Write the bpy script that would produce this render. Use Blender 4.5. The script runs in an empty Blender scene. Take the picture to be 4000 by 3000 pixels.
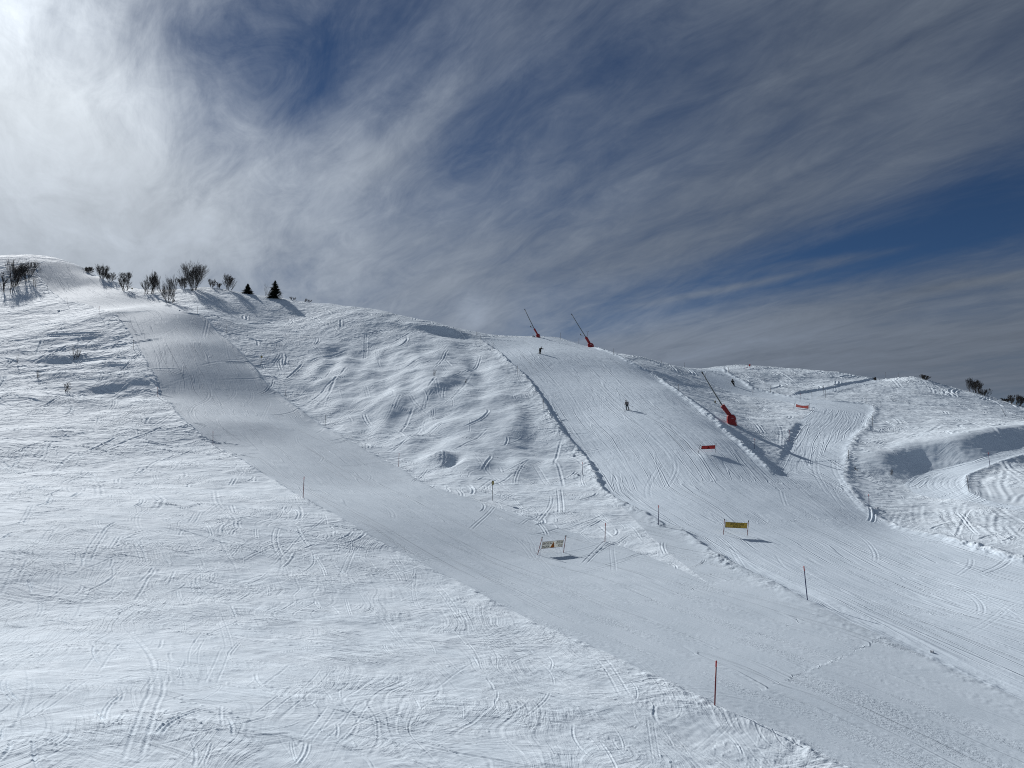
import bpy, bmesh, math, random
import numpy as np
from mathutils import Vector, Matrix, Quaternion

random.seed(7)
RNG = np.random.default_rng(11)
QUALITY = 1.0                      # terrain mesh density

scene = bpy.context.scene
COL = scene.collection

# ------------------------------------------------------------------ camera
FPX = 2773.0                       # focal length in pixels of a 4000 px wide frame
PITCH = math.radians(5.15)
CAMZ = 0.0
cam_d = bpy.data.cameras.new("camera")
cam = bpy.data.objects.new("camera", cam_d)
COL.objects.link(cam)
cam_d.sensor_fit = 'HORIZONTAL'
cam_d.sensor_width = 36.0
cam_d.lens = FPX / 4000.0 * 36.0
cam_d.clip_start = 0.1
cam_d.clip_end = 20000
cam.location = (0, 0, CAMZ)
cam.rotation_euler = (math.radians(90) + PITCH, 0, 0)
scene.camera = cam
CP, SP = math.cos(PITCH), math.sin(PITCH)


def ray(px, py):
    """Direction of the line of sight through a place in the photograph, scaled so that y = 1."""
    a = (px - 2000.0) / FPX
    b = (1500.0 - py) / FPX
    y = CP - b * SP
    z = SP + b * CP
    return a / y, z / y


# ------------------------------------------------------------------ the lie of the land
# (px, py, distance ahead in metres): sight lines with distances judged from pole, skier and lance heights
SURVEY = """
0 3000 18.5; 600 3000 19.5; 1000 3000 20.5; 2000 3000 24; 3000 3000 27.5; 4000 3000 29
0 2600 27.5; 1000 2600 31; 2000 2700 32; 2795 2757 32.5; 3200 2650 36.5; 4000 2650 37.5
0 2200 44; 600 2100 54; 1000 2200 51; 2000 2400 45; 3000 2400 46.5; 3154 2345 48.5; 3600 2350 53; 4000 2350 52
0 1900 72; 300 1900 75; 700 1900 79; 1187 1942 75; 1500 2050 65; 2120 2166 64; 2364 2119 67; 2571 2051 73.5
0 1700 101; 500 1700 108; 832 1735 110; 1000 1820 95; 1500 1900 91; 1923 1955 84; 2250 1960 84; 2700 1950 84
0 1560 128; 300 1560 132; 616 1550 137; 350 1490 143; 0 1440 152; 300 1400 160; 521 1365 162.5
0 1300 183; 200 1250 195; 387 1226 190; 460 1240 188; 700 1240 188; 260 1186 216; 185 1130 241
0 1130 241; 136 1034 299; 0 1032 299; 270 1045 291; 362 1067 277; 300 1120 246; 450 1094 261
600 1180 220; 500 1160 226; 771 1226 194; 658 1184 216; 600 1130 245; 720 1140 234; 793 1122 240
883 1300 186; 1000 1440 161; 1022 1430 165; 1115 1545 149; 1270 1665 131; 1558 1822 104
700 1450 149; 800 1600 130; 1000 1650 122; 1200 1750 111; 750 1340 167
872 1131 238; 996 1151 240; 1103 1166 240; 1300 1187 231; 1500 1215 219; 1700 1257 204; 1830 1293 196; 1880 1318 190
1100 1250 213; 1300 1300 193; 1500 1310 190; 1500 1400 170; 1750 1350 178; 1700 1450 155; 1850 1500 143; 1500 1550 141
1300 1480 157; 1900 1650 121; 1600 1700 121; 1950 1750 110; 2000 1850 99; 1800 1880 93; 2100 1950 85
1936 1371 175; 2053 1475 149; 2162 1638 123; 2279 1783 107; 2400 1950 86
2000 1317 204; 2110 1319 204; 2200 1325 200; 2110 1383 165; 2300 1450 152; 2300 1600 126; 2450 1603 122; 2400 1700 111; 2500 1850 96
2330 1365 178; 2469 1421 159; 2636 1525 137; 2727 1593 126; 2800 1652 117; 2885 1730 106.5; 2948 1790 100.5; 3002 1839 96.5
2469 1388 180; 2568 1414 186; 2659 1436 194; 2700 1520 155; 2850 1600 139; 2876 1660 120; 2950 1760 109; 3000 1700 122; 3030 1810 104
2740 1440 206; 2862 1508 174; 3000 1436 213; 3150 1445 210; 3300 1460 204; 3408 1485 199; 2950 1540 168; 3043 1568 158; 3000 1600 148
3100 1500 185; 3200 1528 176; 3300 1508 184; 3357 1498 189; 3250 1568 159; 3166 1600 145; 3200 1650 134; 3068 1758 113; 3120 1680 127
3412 1604 149; 3316 1777 111; 3298 1850 101; 3150 1850 99.5; 3361 1971 87; 3250 2000 82; 3000 2050 76; 3500 2060 80; 3700 2115 73; 4000 2200 64
2875 2090 71; 3000 2200 60.5; 3300 2200 64; 3600 2200 65
3450 1486 198; 3570 1476 196; 3500 1530 179; 3500 1600 155; 3450 1700 127; 3600 1600 156; 3650 1700 124; 3650 1745 113; 3780 1790 107; 3700 1512 191; 3850 1547 190; 4000 1592 186
4000 1650 152; 3900 1690 131; 3550 1830 108; 3600 1843 106; 3700 1833 106.3; 3861 1800 105; 4000 1760 110; 4200 1715 118; 4000 1720 118; 3480 1840 103
3560 1885 99; 3700 1945 90; 3900 1900 92; 3942 1972 84; 3780 1920 90; 4000 1850 98; 4000 1980 82; 3650 2050 80; 4000 2100 71.5; 3420 1930 92
4250 1680 185; 4300 1900 95; 4300 2100 72; -250 1300 178; -250 1600 125; -250 1900 74; -250 2400 37; -250 1010 306; -250 1120 243
"""
PTS = []
for part in SURVEY.replace("\n", ";").split(";"):
    if part.strip():
        px, py, d = map(float, part.split())
        a, b = ray(px, py)
        PTS.append((a * d, d, b * d + CAMZ))
# the far side of the ridge and the ground out of view
for px, py, d in [(-250, 1010, 306), (0, 1032, 299), (136, 1034, 299), (270, 1045, 291), (362, 1067, 277), (450, 1094, 261), (600, 1118, 250), (793, 1122, 240),
                  (872, 1131, 238), (996, 1151, 240), (1103, 1166, 240), (1300, 1187, 231), (1500, 1215, 219), (1700, 1257, 204), (1830, 1293, 196),
                  (2000, 1317, 204), (2110, 1319, 204), (2200, 1325, 200), (2330, 1360, 190), (2469, 1388, 180), (2568, 1414, 186), (2659, 1436, 194), (2740, 1440, 206), (2870, 1438, 210),
                  (3000, 1436, 213), (3150, 1445, 210), (3300, 1460, 204), (3408, 1485, 199), (3570, 1476, 196), (3700, 1512, 191), (3850, 1547, 190), (4000, 1592, 186), (4250, 1680, 185)]:
    a, b = ray(px, py)
    PTS.append((a * (d + 14), d + 14, b * d + 0.6 - 1.2))
    PTS.append((a * (d + 45), d + 45, b * d - 12))
    PTS.append((a * (d + 130), d + 130, b * d - 48))
PTS += [(0, -25, -9), (-90, -90, 2), (90, -90, -20), (-160, 0, 10), (160, 0, -18), (0, -160, -8), (-20, 5, -8.7), (20, 8, -10.8),
        (-330, 60, 20), (330, 60, -40), (0, -400, -20), (-420, -200, 0), (420, -200, -50), (-500, 450, -30), (500, 450, -80), (0, 560, -60)]
PTS = np.array(PTS)


def tps_kernel(d2):
    return np.where(d2 > 1e-9, d2 * np.log(np.maximum(d2, 1e-9)), 0.0)


def tps_fit(p, smooth=0.0):
    S = 100.0
    q = p[:, :2] / S
    n = len(q)
    d2 = ((q[:, None] - q[None]) ** 2).sum(2)
    K = tps_kernel(d2) + smooth * np.eye(n)
    P = np.hstack([np.ones((n, 1)), q])
    A = np.zeros((n + 3, n + 3))
    A[:n, :n] = K
    A[:n, n:] = P
    A[n:, :n] = P.T
    w = np.linalg.solve(A, np.concatenate([p[:, 2], np.zeros(3)]))
    return q.astype(np.float32), w, S


TPS = tps_fit(PTS, 2e-4)


def base_height(x, y):
    q, w, S = TPS
    x = np.asarray(x, np.float32) / S
    y = np.asarray(y, np.float32) / S
    out = (w[-3] + w[-2] * x + w[-1] * y).astype(np.float32)
    for i in range(len(q)):
        d2 = (x - q[i, 0]) ** 2 + (y - q[i, 1]) ** 2
        out += np.float32(w[i]) * d2 * np.log(np.maximum(d2, np.float32(1e-9)))
    return out


def ground_points(pxy, height=base_height, y0=9.0, y1=345.0, step=0.4):
    """Where the sight lines first meet the ground."""
    pxy = np.array(pxy, float)
    ys = np.arange(y0, y1, step)
    out = []
    for px, py in pxy:
        a, b = ray(px, py)
        h = height(a * ys, ys) - (b * ys + CAMZ)
        k = np.nonzero(h > 0)[0]
        if len(k) == 0:
            i = int(np.argmax(h[20:])) + 20      # just over the crest
            y = ys[i]
        else:
            i = max(int(k[0]), 1)
            t = h[i - 1] / (h[i - 1] - h[i])
            y = ys[i - 1] + step * min(max(t, 0), 1)
        out.append((a * y, y))
    return np.array(out)


def line(txt):
    return [tuple(map(float, s.split())) for s in txt.replace("\n", ";").split(";") if s.strip()]

# ------------------------------------------------------------------ edges of the groomed runs (traced, then dropped on the ground)
E_RUN_L = line("""136 1031; 149 1072; 181 1117; 217 1153; 258 1180; 316 1190; 362 1203; 420 1217; 457 1230; 479 1262; 515 1312; 551 1370; 588 1438; 619 1492; 633 1551
669 1583; 705 1628; 769 1682; 832 1737; 915 1780; 1000 1833; 1090 1888; 1185 1944; 1312 2012; 1452 2098; 1588 2170; 1723 2242; 1814 2283; 1927 2346; 2059 2417; 2181 2471
2353 2544; 2475 2607; 2588 2652; 2669 2688; 2791 2756; 2895 2800; 3100 2890; 3300 2990; 3500 3090""")
E_RUN_R = line("""362 1067; 407 1099; 452 1131; 497 1149; 588 1167; 655 1185; 723 1217; 787 1230; 836 1284; 904 1343; 954 1393; 996 1438; 1036 1498; 1094 1543; 1171 1602
1280 1679; 1397 1742; 1510 1805; 1588 1845; 1655 1890; 1768 1930; 1850 1956; 1949 1992; 2100 2043; 2250 2088; 2364 2122; 2560 2190; 2760 2275""")
E_BOWL_L = line("""1877 1324; 1936 1371; 1994 1421; 2053 1475; 2116 1557; 2162 1638; 2216 1715; 2279 1783; 2333 1855; 2353 1909; 2398 1949; 2479 1990; 2551 2024; 2600 2055; 2678 2080
2768 2144; 2859 2203; 3000 2270; 3160 2350; 3400 2470; 3600 2560; 4100 2790""")
E_BOWL_R = line("2189 1323; 2252 1336; 2315 1357; 2388 1381; 2469 1421; 2568 1475; 2636 1525; 2727 1593; 2758 1622; 2821 1673; 2885 1730; 2948 1790; 3002 1839; 3020 1858")
E_LINK_L = line("2670 1440; 2733 1470; 2777 1496; 2837 1524; 2885 1540; 2948 1552; 3043 1565; 3106 1578; 3166 1591; 3163 1606; 3119 1657; 3087 1723; 3068 1758; 3040 1805; 3020 1858")
E_LINK_RU = line("2806 1436; 2853 1467; 2900 1492; 2942 1521; 2995 1533; 3075 1552; 3138 1559; 3176 1560")
E_LINK_R = line("""3176 1560; 3249 1567; 3321 1574; 3375 1581; 3403 1590; 3412 1606; 3401 1633; 3384 1667; 3357 1703; 3332 1739; 3316 1777; 3298 1835; 3298 1872
3325 1926; 3361 1971; 3407 2012; 3475 2053; 3565 2084; 3678 2107; 3768 2134; 3904 2175; 4000 2199; 4200 2250""")
E_TRAV_U = line("3408 1484; 3357 1491; 3303 1500; 3231 1518; 3176 1527; 3122 1536; 3081 1547")
E_TRAV_L = line("3460 1487; 3357 1503; 3285 1520; 3231 1535; 3205 1543; 3191 1552; 3176 1560")
E_ROAD_U = line("4200 1700; 4000 1745; 3904 1767; 3861 1781; 3793 1800; 3725 1819; 3671 1832; 3630 1838; 3590 1854; 3546 1870; 3530 1890")
E_ROAD_L = line("4200 1740; 4000 1781; 3929 1802; 3861 1824; 3826 1840; 3788 1857; 3775 1874; 3780 1902; 3793 1924; 3834 1945; 3888 1964; 3942 1973; 4000 1979; 4200 1990")
E_ROAD_B = line("3530 1890; 3568 1918; 3630 1938; 3698 1947; 3807 1963; 3900 1985; 4000 2000; 4200 2020")

EDGES = {k: ground_points(v) for k, v in dict(run_l=E_RUN_L, run_r=E_RUN_R, bowl_l=E_BOWL_L, bowl_r=E_BOWL_R, link_l=E_LINK_L, link_ru=E_LINK_RU,
         link_r=E_LINK_R, trav_u=E_TRAV_U, trav_l=E_TRAV_L, road_u=E_ROAD_U, road_l=E_ROAD_L, road_b=E_ROAD_B).items()}


def densify(p, step=2.0):
    """Catmull-Rom through the points, resampled."""
    p = np.asarray(p, float)
    q = np.vstack([2 * p[0] - p[1], p, 2 * p[-1] - p[-2]])
    out = []
    for i in range(len(p) - 1):
        a, b, c, d = q[i:i + 4]
        n = max(2, int(np.linalg.norm(c - b) / step) + 1)
        t = np.linspace(0, 1, n, endpoint=False)[:, None]
        out.append(0.5 * (2 * b + (c - a) * t + (2 * a - 5 * b + 4 * c - d) * t ** 2 + (3 * b - a - 3 * c + d) * t ** 3))
    out.append(p[-1:])
    return np.vstack(out)


EDGES = {k: densify(v, 2.5) for k, v in EDGES.items()}


# ------------------------------------------------------------------ the mesh lattice: rings round the viewpoint, finest where the picture looks
def spaced(a, b, s):
    return np.arange(a, b, s / QUALITY)


R = np.concatenate([np.array([0.5, 2, 4, 6, 8, 10, 12]), spaced(13, 17, .2), spaced(17, 28, .05), spaced(28, 45, .085), spaced(45, 78, .115), spaced(78, 130, .165), spaced(130, 285, .29),
                    spaced(285, 392, .5), spaced(392, 420, 4), spaced(420, 900, 40), np.array([900, 1200, 1800, 3000])])
fov = math.radians(39)
AZ = np.concatenate([np.linspace(-math.pi, -fov - .5, 60, endpoint=False), np.linspace(-fov - .5, -fov, int(150 * QUALITY), endpoint=False),
                     np.linspace(-fov, fov, int(1750 * QUALITY)), np.linspace(fov, fov + .5, int(150 * QUALITY) + 1)[1:], np.linspace(fov + .5, math.pi, 61)[1:]])
NR, NA = len(R), len(AZ)
GX = (R[:, None] * np.sin(AZ)[None]).astype(np.float32)
GY = (R[:, None] * np.cos(AZ)[None]).astype(np.float32)


def blockwise(f, x, y, rows=200):
    out = np.empty_like(x)
    for i in range(0, x.shape[0], rows):
        out[i:i + rows] = f(x[i:i + rows], y[i:i + rows])
    return out


# coarse evaluation of the survey surface, refined with cubic interpolation along both lattice directions
def cubic_1d(xs, ys, xq):
    """ys sampled at xs along axis 0 -> values at xq (Catmull-Rom, uneven spacing)."""
    k = np.clip(np.searchsorted(xs, xq, side='right') - 1, 0, len(xs) - 2)
    m = np.gradient(ys, xs, axis=0)
    h = (xs[k + 1] - xs[k])[:, None]
    t = ((xq - xs[k]) / (xs[k + 1] - xs[k]))[:, None]
    return ((1 + 2 * t) * (1 - t) ** 2 * ys[k] + t * (1 - t) ** 2 * h * m[k] + t * t * (3 - 2 * t) * ys[k + 1] + t * t * (t - 1) * h * m[k + 1])


ri = np.unique(np.concatenate([np.searchsorted(R, np.arange(14, 391, .8)).clip(0, NR - 1), np.nonzero((R < 14) | (R > 390))[0], [0, NR - 1]]))
ai = np.unique(np.concatenate([np.arange(0, NA, 7), np.arange(0, 62), np.arange(NA - 62, NA), [NA - 1]]))
Rc, Ac = R[ri], AZ[ai]
Zc = blockwise(base_height, (Rc[:, None] * np.sin(Ac)[None]), (Rc[:, None] * np.cos(Ac)[None])).astype(np.float64)
far = np.clip((Rc - 420) / 500, 0, 1)[:, None]
Zc = Zc * (1 - far) + far * np.minimum(-75, -75 - (Rc[:, None] - 900) * .05)
GZ = cubic_1d(Ac, cubic_1d(Rc, Zc, R).T, AZ).T.astype(np.float32)

# ------------------------------------------------------------------ noise
_P = RNG.permutation(1024)
_P = np.concatenate([_P, _P, _P[:4]]).astype(np.int32)
_G = np.stack([np.cos(np.linspace(0, 2 * np.pi, 1024, endpoint=False)), np.sin(np.linspace(0, 2 * np.pi, 1024, endpoint=False))], 1).astype(np.float32)


def perlin(x, y, seed=0):
    x = np.asarray(x, np.float32) + seed * 37.3
    y = np.asarray(y, np.float32) - seed * 17.9
    xi = np.floor(x).astype(np.int32)
    yi = np.floor(y).astype(np.int32)
    fx = x - xi
    fy = y - yi
    xi &= 1023
    yi &= 1023
    u = fx * fx * fx * (fx * (fx * 6 - 15) + 10)
    v = fy * fy * fy * (fy * (fy * 6 - 15) + 10)

    def g(ix, iy, dx, dy):
        h = _P[_P[ix & 1023] + (iy & 1023)] & 1023
        return _G[h, 0] * dx + _G[h, 1] * dy
    a = g(xi, yi, fx, fy)
    b = g(xi + 1, yi, fx - 1, fy)
    c = g(xi, yi + 1, fx, fy - 1)
    d = g(xi + 1, yi + 1, fx - 1, fy - 1)
    return ((a + u * (b - a)) + v * ((c + u * (d - c)) - (a + u * (b - a)))) * 1.5


def noise(x, y, ang=0.0, sx=1.0, sy=1.0, seed=0, octaves=1, gain=.5):
    """Fractal noise, wavelength sx along ang (radians, from +x) and sy across it."""
    c, s = math.cos(ang), math.sin(ang)
    u = (x * c + y * s) / sx
    v = (-x * s + y * c) / sy
    out = 0
    amp = 1.0
    for o in range(octaves):
        out = out + amp * perlin(u, v, seed + o * 3)
        u = u * 2.03
        v = v * 2.03
        amp *= gain
    return out


def sstep(a, b, x):
    t = np.clip((x - a) / (b - a), 0, 1)
    return t * t * (3 - 2 * t)


# active window of the lattice (everything the picture can show)
I0, I1 = int(np.searchsorted(R, 14)), int(np.searchsorted(R, 391))
J0, J1 = int(np.searchsorted(AZ, -fov - .45)), int(np.searchsorted(AZ, fov + .45))
X = GX[I0:I1, J0:J1]
Y = GY[I0:I1, J0:J1]
Z = GZ[I0:I1, J0:J1].copy()
RR = R[I0:I1].astype(np.float32)[:, None] * np.ones((1, J1 - J0), np.float32)
Rw, Aw = R[I0:I1], AZ[J0:J1]


def polar_box(p, m):
    """Index box of the active window that covers points p with margin m metres."""
    r = np.hypot(p[:, 0], p[:, 1])
    a = np.arctan2(p[:, 0], p[:, 1])
    rmin = max(r.min() - m, 10)
    da = m / max(rmin, 10)
    i0, i1 = np.searchsorted(Rw, [r.min() - m, r.max() + m])
    j0, j1 = np.searchsorted(Aw, [a.min() - da, a.max() + da])
    return int(i0), int(i1), int(j0), int(j1)


def edge_field(poly, m=14.0):
    """Distance to a polyline, side (+ = left of its direction) and arc length, on the active window (distance m elsewhere)."""
    D = np.full(X.shape, m * m, np.float32)
    S = np.ones(X.shape, np.float32)
    U = np.zeros(X.shape, np.float32)
    acc = 0.0
    for a, b in zip(poly[:-1], poly[1:]):
        L = float(np.linalg.norm(b - a))
        i0, i1, j0, j1 = polar_box(np.array([a, b]), m)
        if i1 > i0 and j1 > j0 and L > 1e-6:
            x = X[i0:i1, j0:j1] - np.float32(a[0])
            y = Y[i0:i1, j0:j1] - np.float32(a[1])
            dx, dy = np.float32((b - a) / L)
            t = np.clip(x * dx + y * dy, 0, L)
            d = (x - t * dx) ** 2 + (y - t * dy) ** 2
            c = dx * y - dy * x
            k = d < D[i0:i1, j0:j1]
            D[i0:i1, j0:j1][k] = d[k]
            S[i0:i1, j0:j1][k] = np.sign(c)[k]
            U[i0:i1, j0:j1][k] = (t + np.float32(acc))[k]
        acc += L
    D = np.sqrt(D)
    global FADE
    FADE = 1 - sstep(.65 * m, .98 * m, D)
    return D, S, U, acc


def lay(dz):
    global addz
    addz += dz * FADE


def inside(poly):
    x, y = X, Y
    out = np.zeros(X.shape, bool)
    i0, i1, j0, j1 = polar_box(poly, 1)
    x = X[i0:i1, j0:j1]
    y = Y[i0:i1, j0:j1]
    o = np.zeros(x.shape, bool)
    n = len(poly)
    for k in range(n):
        x1, y1 = poly[k]
        x2, y2 = poly[(k + 1) % n]
        if y1 == y2:
            continue
        c = ((y1 > y) != (y2 > y)) & (x < (x2 - x1) * (y - y1) / (y2 - y1) + x1)
        o ^= c
    out[i0:i1, j0:j1] = o
    return out


E = EDGES
POLY_RUN = np.vstack([E['run_l'], ground_points([(4100, 3090), (4200, 2830)]), E['bowl_l'][::-1][:int(len(E['bowl_l']) * .42)], E['run_r'][::-1]])
POLY_BOWL = np.vstack([E['bowl_l'], ground_points([(4250, 2600)]), E['link_r'][::-1][:int(len(E['link_r']) * .62)], E['bowl_r'][::-1], ground_points([(2050, 1318)])])
POLY_LINK = np.vstack([E['link_l'], E['link_r'][::-1], E['link_ru'][::-1]])
POLY_TRAV = np.vstack([E['trav_u'], E['trav_l'][::-1]])
POLY_ROAD = np.vstack([E['road_u'], E['road_b'], E['road_l'][::-1]])
IN_RUN = inside(POLY_RUN)
IN_BOWL = inside(POLY_BOWL) & ~IN_RUN
IN_LINK = inside(POLY_LINK) & ~IN_RUN & ~IN_BOWL
IN_TRAV = inside(POLY_TRAV) & ~IN_LINK
IN_ROAD = inside(POLY_ROAD)



def flow_field(poly, q=4):
    """Distance along and across a run edge, worked out on a thinned lattice and interpolated back."""
    ii = np.unique(np.append(np.arange(0, X.shape[0], q), X.shape[0] - 1))
    jj = np.unique(np.append(np.arange(0, X.shape[1], q), X.shape[1] - 1))
    x = X[np.ix_(ii, jj)].astype(np.float64)
    y = Y[np.ix_(ii, jj)].astype(np.float64)
    D = np.full(x.shape, 1e12)
    U = np.zeros(x.shape)
    W = np.zeros(x.shape)
    acc = 0.0
    p = np.vstack([poly[:-1:3], poly[-1:]])
    for a, b in zip(p[:-1], p[1:]):
        L = float(np.linalg.norm(b - a))
        dx, dy = (b - a) / L
        t = (x - a[0]) * dx + (y - a[1]) * dy
        tc = np.clip(t, 0, L)
        d = (x - a[0] - tc * dx) ** 2 + (y - a[1] - tc * dy) ** 2
        k = d < D
        D[k] = d[k]
        U[k] = (acc + tc)[k]
        W[k] = np.sign(dx * (y - a[1]) - dy * (x - a[0]))[k]
        acc += L
    V_ = np.sqrt(D) * W
    fi = np.interp(np.arange(X.shape[0]), ii, np.arange(len(ii)))
    fj = np.interp(np.arange(X.shape[1]), jj, np.arange(len(jj)))
    i0 = np.minimum(fi.astype(int), len(ii) - 2)
    j0 = np.minimum(fj.astype(int), len(jj) - 2)
    a = (fi - i0)[:, None]
    b = (fj - j0)[None]
    out = []
    for F in (U, V_):
        c0 = F[np.ix_(i0, j0)] * (1 - a) + F[np.ix_(i0 + 1, j0)] * a
        c1 = F[np.ix_(i0, j0 + 1)] * (1 - a) + F[np.ix_(i0 + 1, j0 + 1)] * a
        out.append((c0 * (1 - b) + c1 * b).astype(np.float32))
    return out


FLOWS = {1: flow_field(E['run_l']), 2: flow_field(E['bowl_l']), 3: flow_field(E['link_l']), 4: flow_field(E['road_u'])}
FLOW_U, FLOW_V = [f.copy() for f in FLOWS[1]]
for kk, mm in ((2, IN_BOWL), (3, IN_LINK), (4, IN_ROAD | IN_TRAV)):
    FLOW_U[mm] = FLOWS[kk][0][mm]
    FLOW_V[mm] = FLOWS[kk][1][mm]

wob = noise(X, Y, 0, 1.7, 1.7, 40, 2)               # ragged edges
chunk = noise(X, Y, 0, .9, .7, 44, 3, .6) * sstep(-.5, .5, noise(X, Y, 0, 4, 4, 45, 2))
chunk2 = noise(X, Y, 0, 1.1, 1.1, 47, 2)


def ends(U, L, a=4.0, b=4.0):
    return sstep(0, a, U) * sstep(0, b, L - U)


groom = (IN_RUN | IN_BOWL | IN_LINK | IN_TRAV | IN_ROAD).astype(np.float32)
rough = 1.0 - groom                                  # how rough the ungroomed snow is
addz = np.zeros_like(X)

# main run, left edge: ungroomed snow stands a little higher, broken lip
d, s, u, L = edge_field(E['run_l'])
sd = -s * d + .25 * wob                              # + on the ungroomed side
lay((((.10 + .12 * sstep(50, 100, RR) + .40 * sstep(215, 250, RR)) * sstep(-.1, .45, sd) * np.exp(-np.maximum(sd, 0) / 5) + (.04 + .03 * sstep(50, 100, RR) + .07 * chunk) * np.exp(-((sd - .5) / .5) ** 2)) * sstep(0, 6, u)))
dL = d
d, s, u, L = edge_field(E['run_r'], 40)
wgt = IN_RUN & (d < dL)
# main run, right edge: the run stands proud, the ungroomed snow dips beside it
sd = s * d + .2 * wob
dip = sstep(130, 175, RR) * .9 + .22
lay(-(dip * sstep(-.4, 1.6, sd) * np.exp(-np.maximum(sd, 0) / 5) * ends(u, L, 10, 14) * (sd > -2)))
lay(((.08 + .16 * sstep(95, 150, RR)) * np.exp(-((sd + .3) / .8) ** 2) * ends(u, L, 10, 14)))

# bowl run, left edge: bank above the run
d, s, u, L = edge_field(E['bowl_l'], 25)
sd = -s * d + .3 * wob
hi = (.30 + .48 * sstep(70, 100, RR)) * (1 - sstep(168, 186, RR) * .6)
lay(((hi * sstep(-.5, .5, sd) * np.exp(-np.maximum(sd, 0) / 4.5) + (.10 + .16 * chunk) * np.exp(-((sd - .6) / .7) ** 2)) * ends(u, L, 5, 10) * sstep(46, 70, RR)))
lay(((.07 + .05 * chunk) * np.exp(-((sd - .2) / .9) ** 2) * (1 - sstep(66, 76, RR))))
lay(-(.07 * np.exp(-((sd + .9) / .7) ** 2) * (1 - sstep(66, 76, RR))))

# bowl run, right edge: berm of ploughed snow, then a drop into the gully
d, s, u, L = edge_field(E['bowl_r'], 16)
sd = s * d + .25 * wob
k = sstep(0, 25, u) * sstep(0, 3, L - u)
lay((((.42 + .20 * chunk + .10 * chunk2) * np.exp(-((sd - .2) / .75) ** 2) - .85 * sstep(.3, 2.8, sd) * np.exp(-np.maximum(sd, 0) / 3.8)) * k))
# link run: bank on the left, berm on the right
d, s, u, L = edge_field(E['link_l'], 16)
sd = -s * d + .35 * wob
k = sstep(.55 * L, .64 * L, u) * sstep(9, 26, L - u)
lay(((.48 * sstep(-.8, .4, sd) * np.exp(-np.maximum(sd, 0) / 5.5) + .12 * chunk * np.exp(-((sd - .5) / .6) ** 2)) * k))
d, s, u, L = edge_field(E['link_ru'], 14)
sd = s * d + .25 * wob
lay((((.38 + .25 * chunk) * np.exp(-((sd - .3) / .8) ** 2)) * ends(u, L, 8, 3)))
d, s, u, L = edge_field(E['link_r'], 16)
sd = s * d + .3 * wob
k = sstep(0, 4, u) * sstep(0, 8, L - u)
kb = 1 - sstep(95, 70, RR) if False else sstep(76, 96, RR)
lay((((.24 + .09 * chunk + .05 * chunk2) * np.exp(-((sd - .3) / .8) ** 2) - .3 * sstep(.3, 6, sd) * np.exp(-np.maximum(sd, 0) / 8) * kb * sstep(20, 40, u)) * k))
lay(((1 - kb) * (.30 * sstep(-.3, .6, sd) * np.exp(-np.maximum(sd, 0) / 3) + .22 * chunk * np.exp(-((sd - .5) / .6) ** 2)) * k))
# upper traverse: cut into the slope
d, s, u, L = edge_field(E['trav_u'], 14)
sd = -s * d + .2 * wob
sdu = sd
lay(((.42 * sstep(-.6, .3, sd) * np.exp(-np.maximum(sd, 0) / 5)) * sstep(0, 6, L - u) * (np.abs(sd) < 13)))
d, s, u, L = edge_field(E['trav_l'], 10)
sd = s * d + .2 * wob
lay(-(.25 * sstep(.1, 2.0, sd) * np.exp(-np.maximum(sd, 0) / 3) * ends(u, L, 8, 10)))
# cat road on the right
d, s, u, L = edge_field(E['road_u'], 34)
sd = -s * d + .12 * wob
lay(((2.15 * sstep(-.6, 6.0, sd) * np.exp(-np.maximum(sd - 4, 0) / 11)) * sstep(0, 9, L - u)))
BANK = sstep(-.6, .6, sd) * (1 - sstep(5, 9, sd)) * FADE * sstep(0, 6, L - u)
d, s, u, L = edge_field(E['road_l'], 14)
sd = s * d + .15 * wob
sd_hollow = sd
lay(-((.6 * sstep(-.1, 2.2, sd) * np.exp(-np.maximum(sd, 0) / 5)) * ends(u, L, 4, 20)))
lay(((.16 + .08 * chunk) * np.exp(-((sd + .1) / .4) ** 2) * ends(u, L, 4, 20)))
hollow = (sd_hollow > 0) & (d < 13.9)


def region(pts):
    return inside(ground_points(pts))


def soft(mask, d=6):
    """Cheap blur of a mask on the lattice."""
    m = mask.astype(np.float32)
    for ax in (0, 1):
        for _ in range(2):
            c = np.cumsum(np.pad(m, [(d + 1, d) if a == ax else (0, 0) for a in (0, 1)], mode='edge'), axis=ax)
            n = 2 * d + 1
            m = (np.take(c, range(n, c.shape[ax]), ax) - np.take(c, range(0, c.shape[ax] - n), ax)) / n
    return m


HILL = soft(region([(1250, 1330), (1700, 1330), (1830, 1345), (1960, 1440), (2050, 1560), (2120, 1680), (2230, 1800), (2250, 1880), (1900, 1860), (1600, 1780), (1400, 1700), (1250, 1600), (1150, 1480)]), 25)
DARKB = soft(region([(180, 1300), (420, 1290), (560, 1440), (600, 1540), (420, 1580), (180, 1570), (60, 1480), (60, 1360)]), 20)

rough_s = soft(rough, 7)
groom_s = 1 - rough_s
# big soft mounds under the middle hill, wind hollows, the bowl by the left bushes
addz += HILL * (.88 * noise(X + 4 * noise(X, Y, 0, 14, 14, 61), Y + 5 * noise(X, Y, 0, 13, 13, 62), .35, 8, 13, 60, 1) + .42 * noise(X, Y, .2, 4.5, 7.5, 63, 1) + .10 * noise(X, Y, .3, 3, 2.4, 64, 1)) * rough_s
addz += .20 * noise(X, Y, .1, 17, 12, 66, 2) * rough_s * sstep(70, 110, RR)
addz += (.09 * noise(X, Y, -.5, 8, 5, 69, 2) + .035 * noise(X, Y, -.9, 3.4, 1.8, 70, 2)) * rough_s
addz += DARKB * (.5 * noise(X, Y, .05, 14, 5, 72, 2)) * rough_s
addz += .05 * noise(X, Y, -.9, 9, 4, 75, 1) * groom_s
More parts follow.
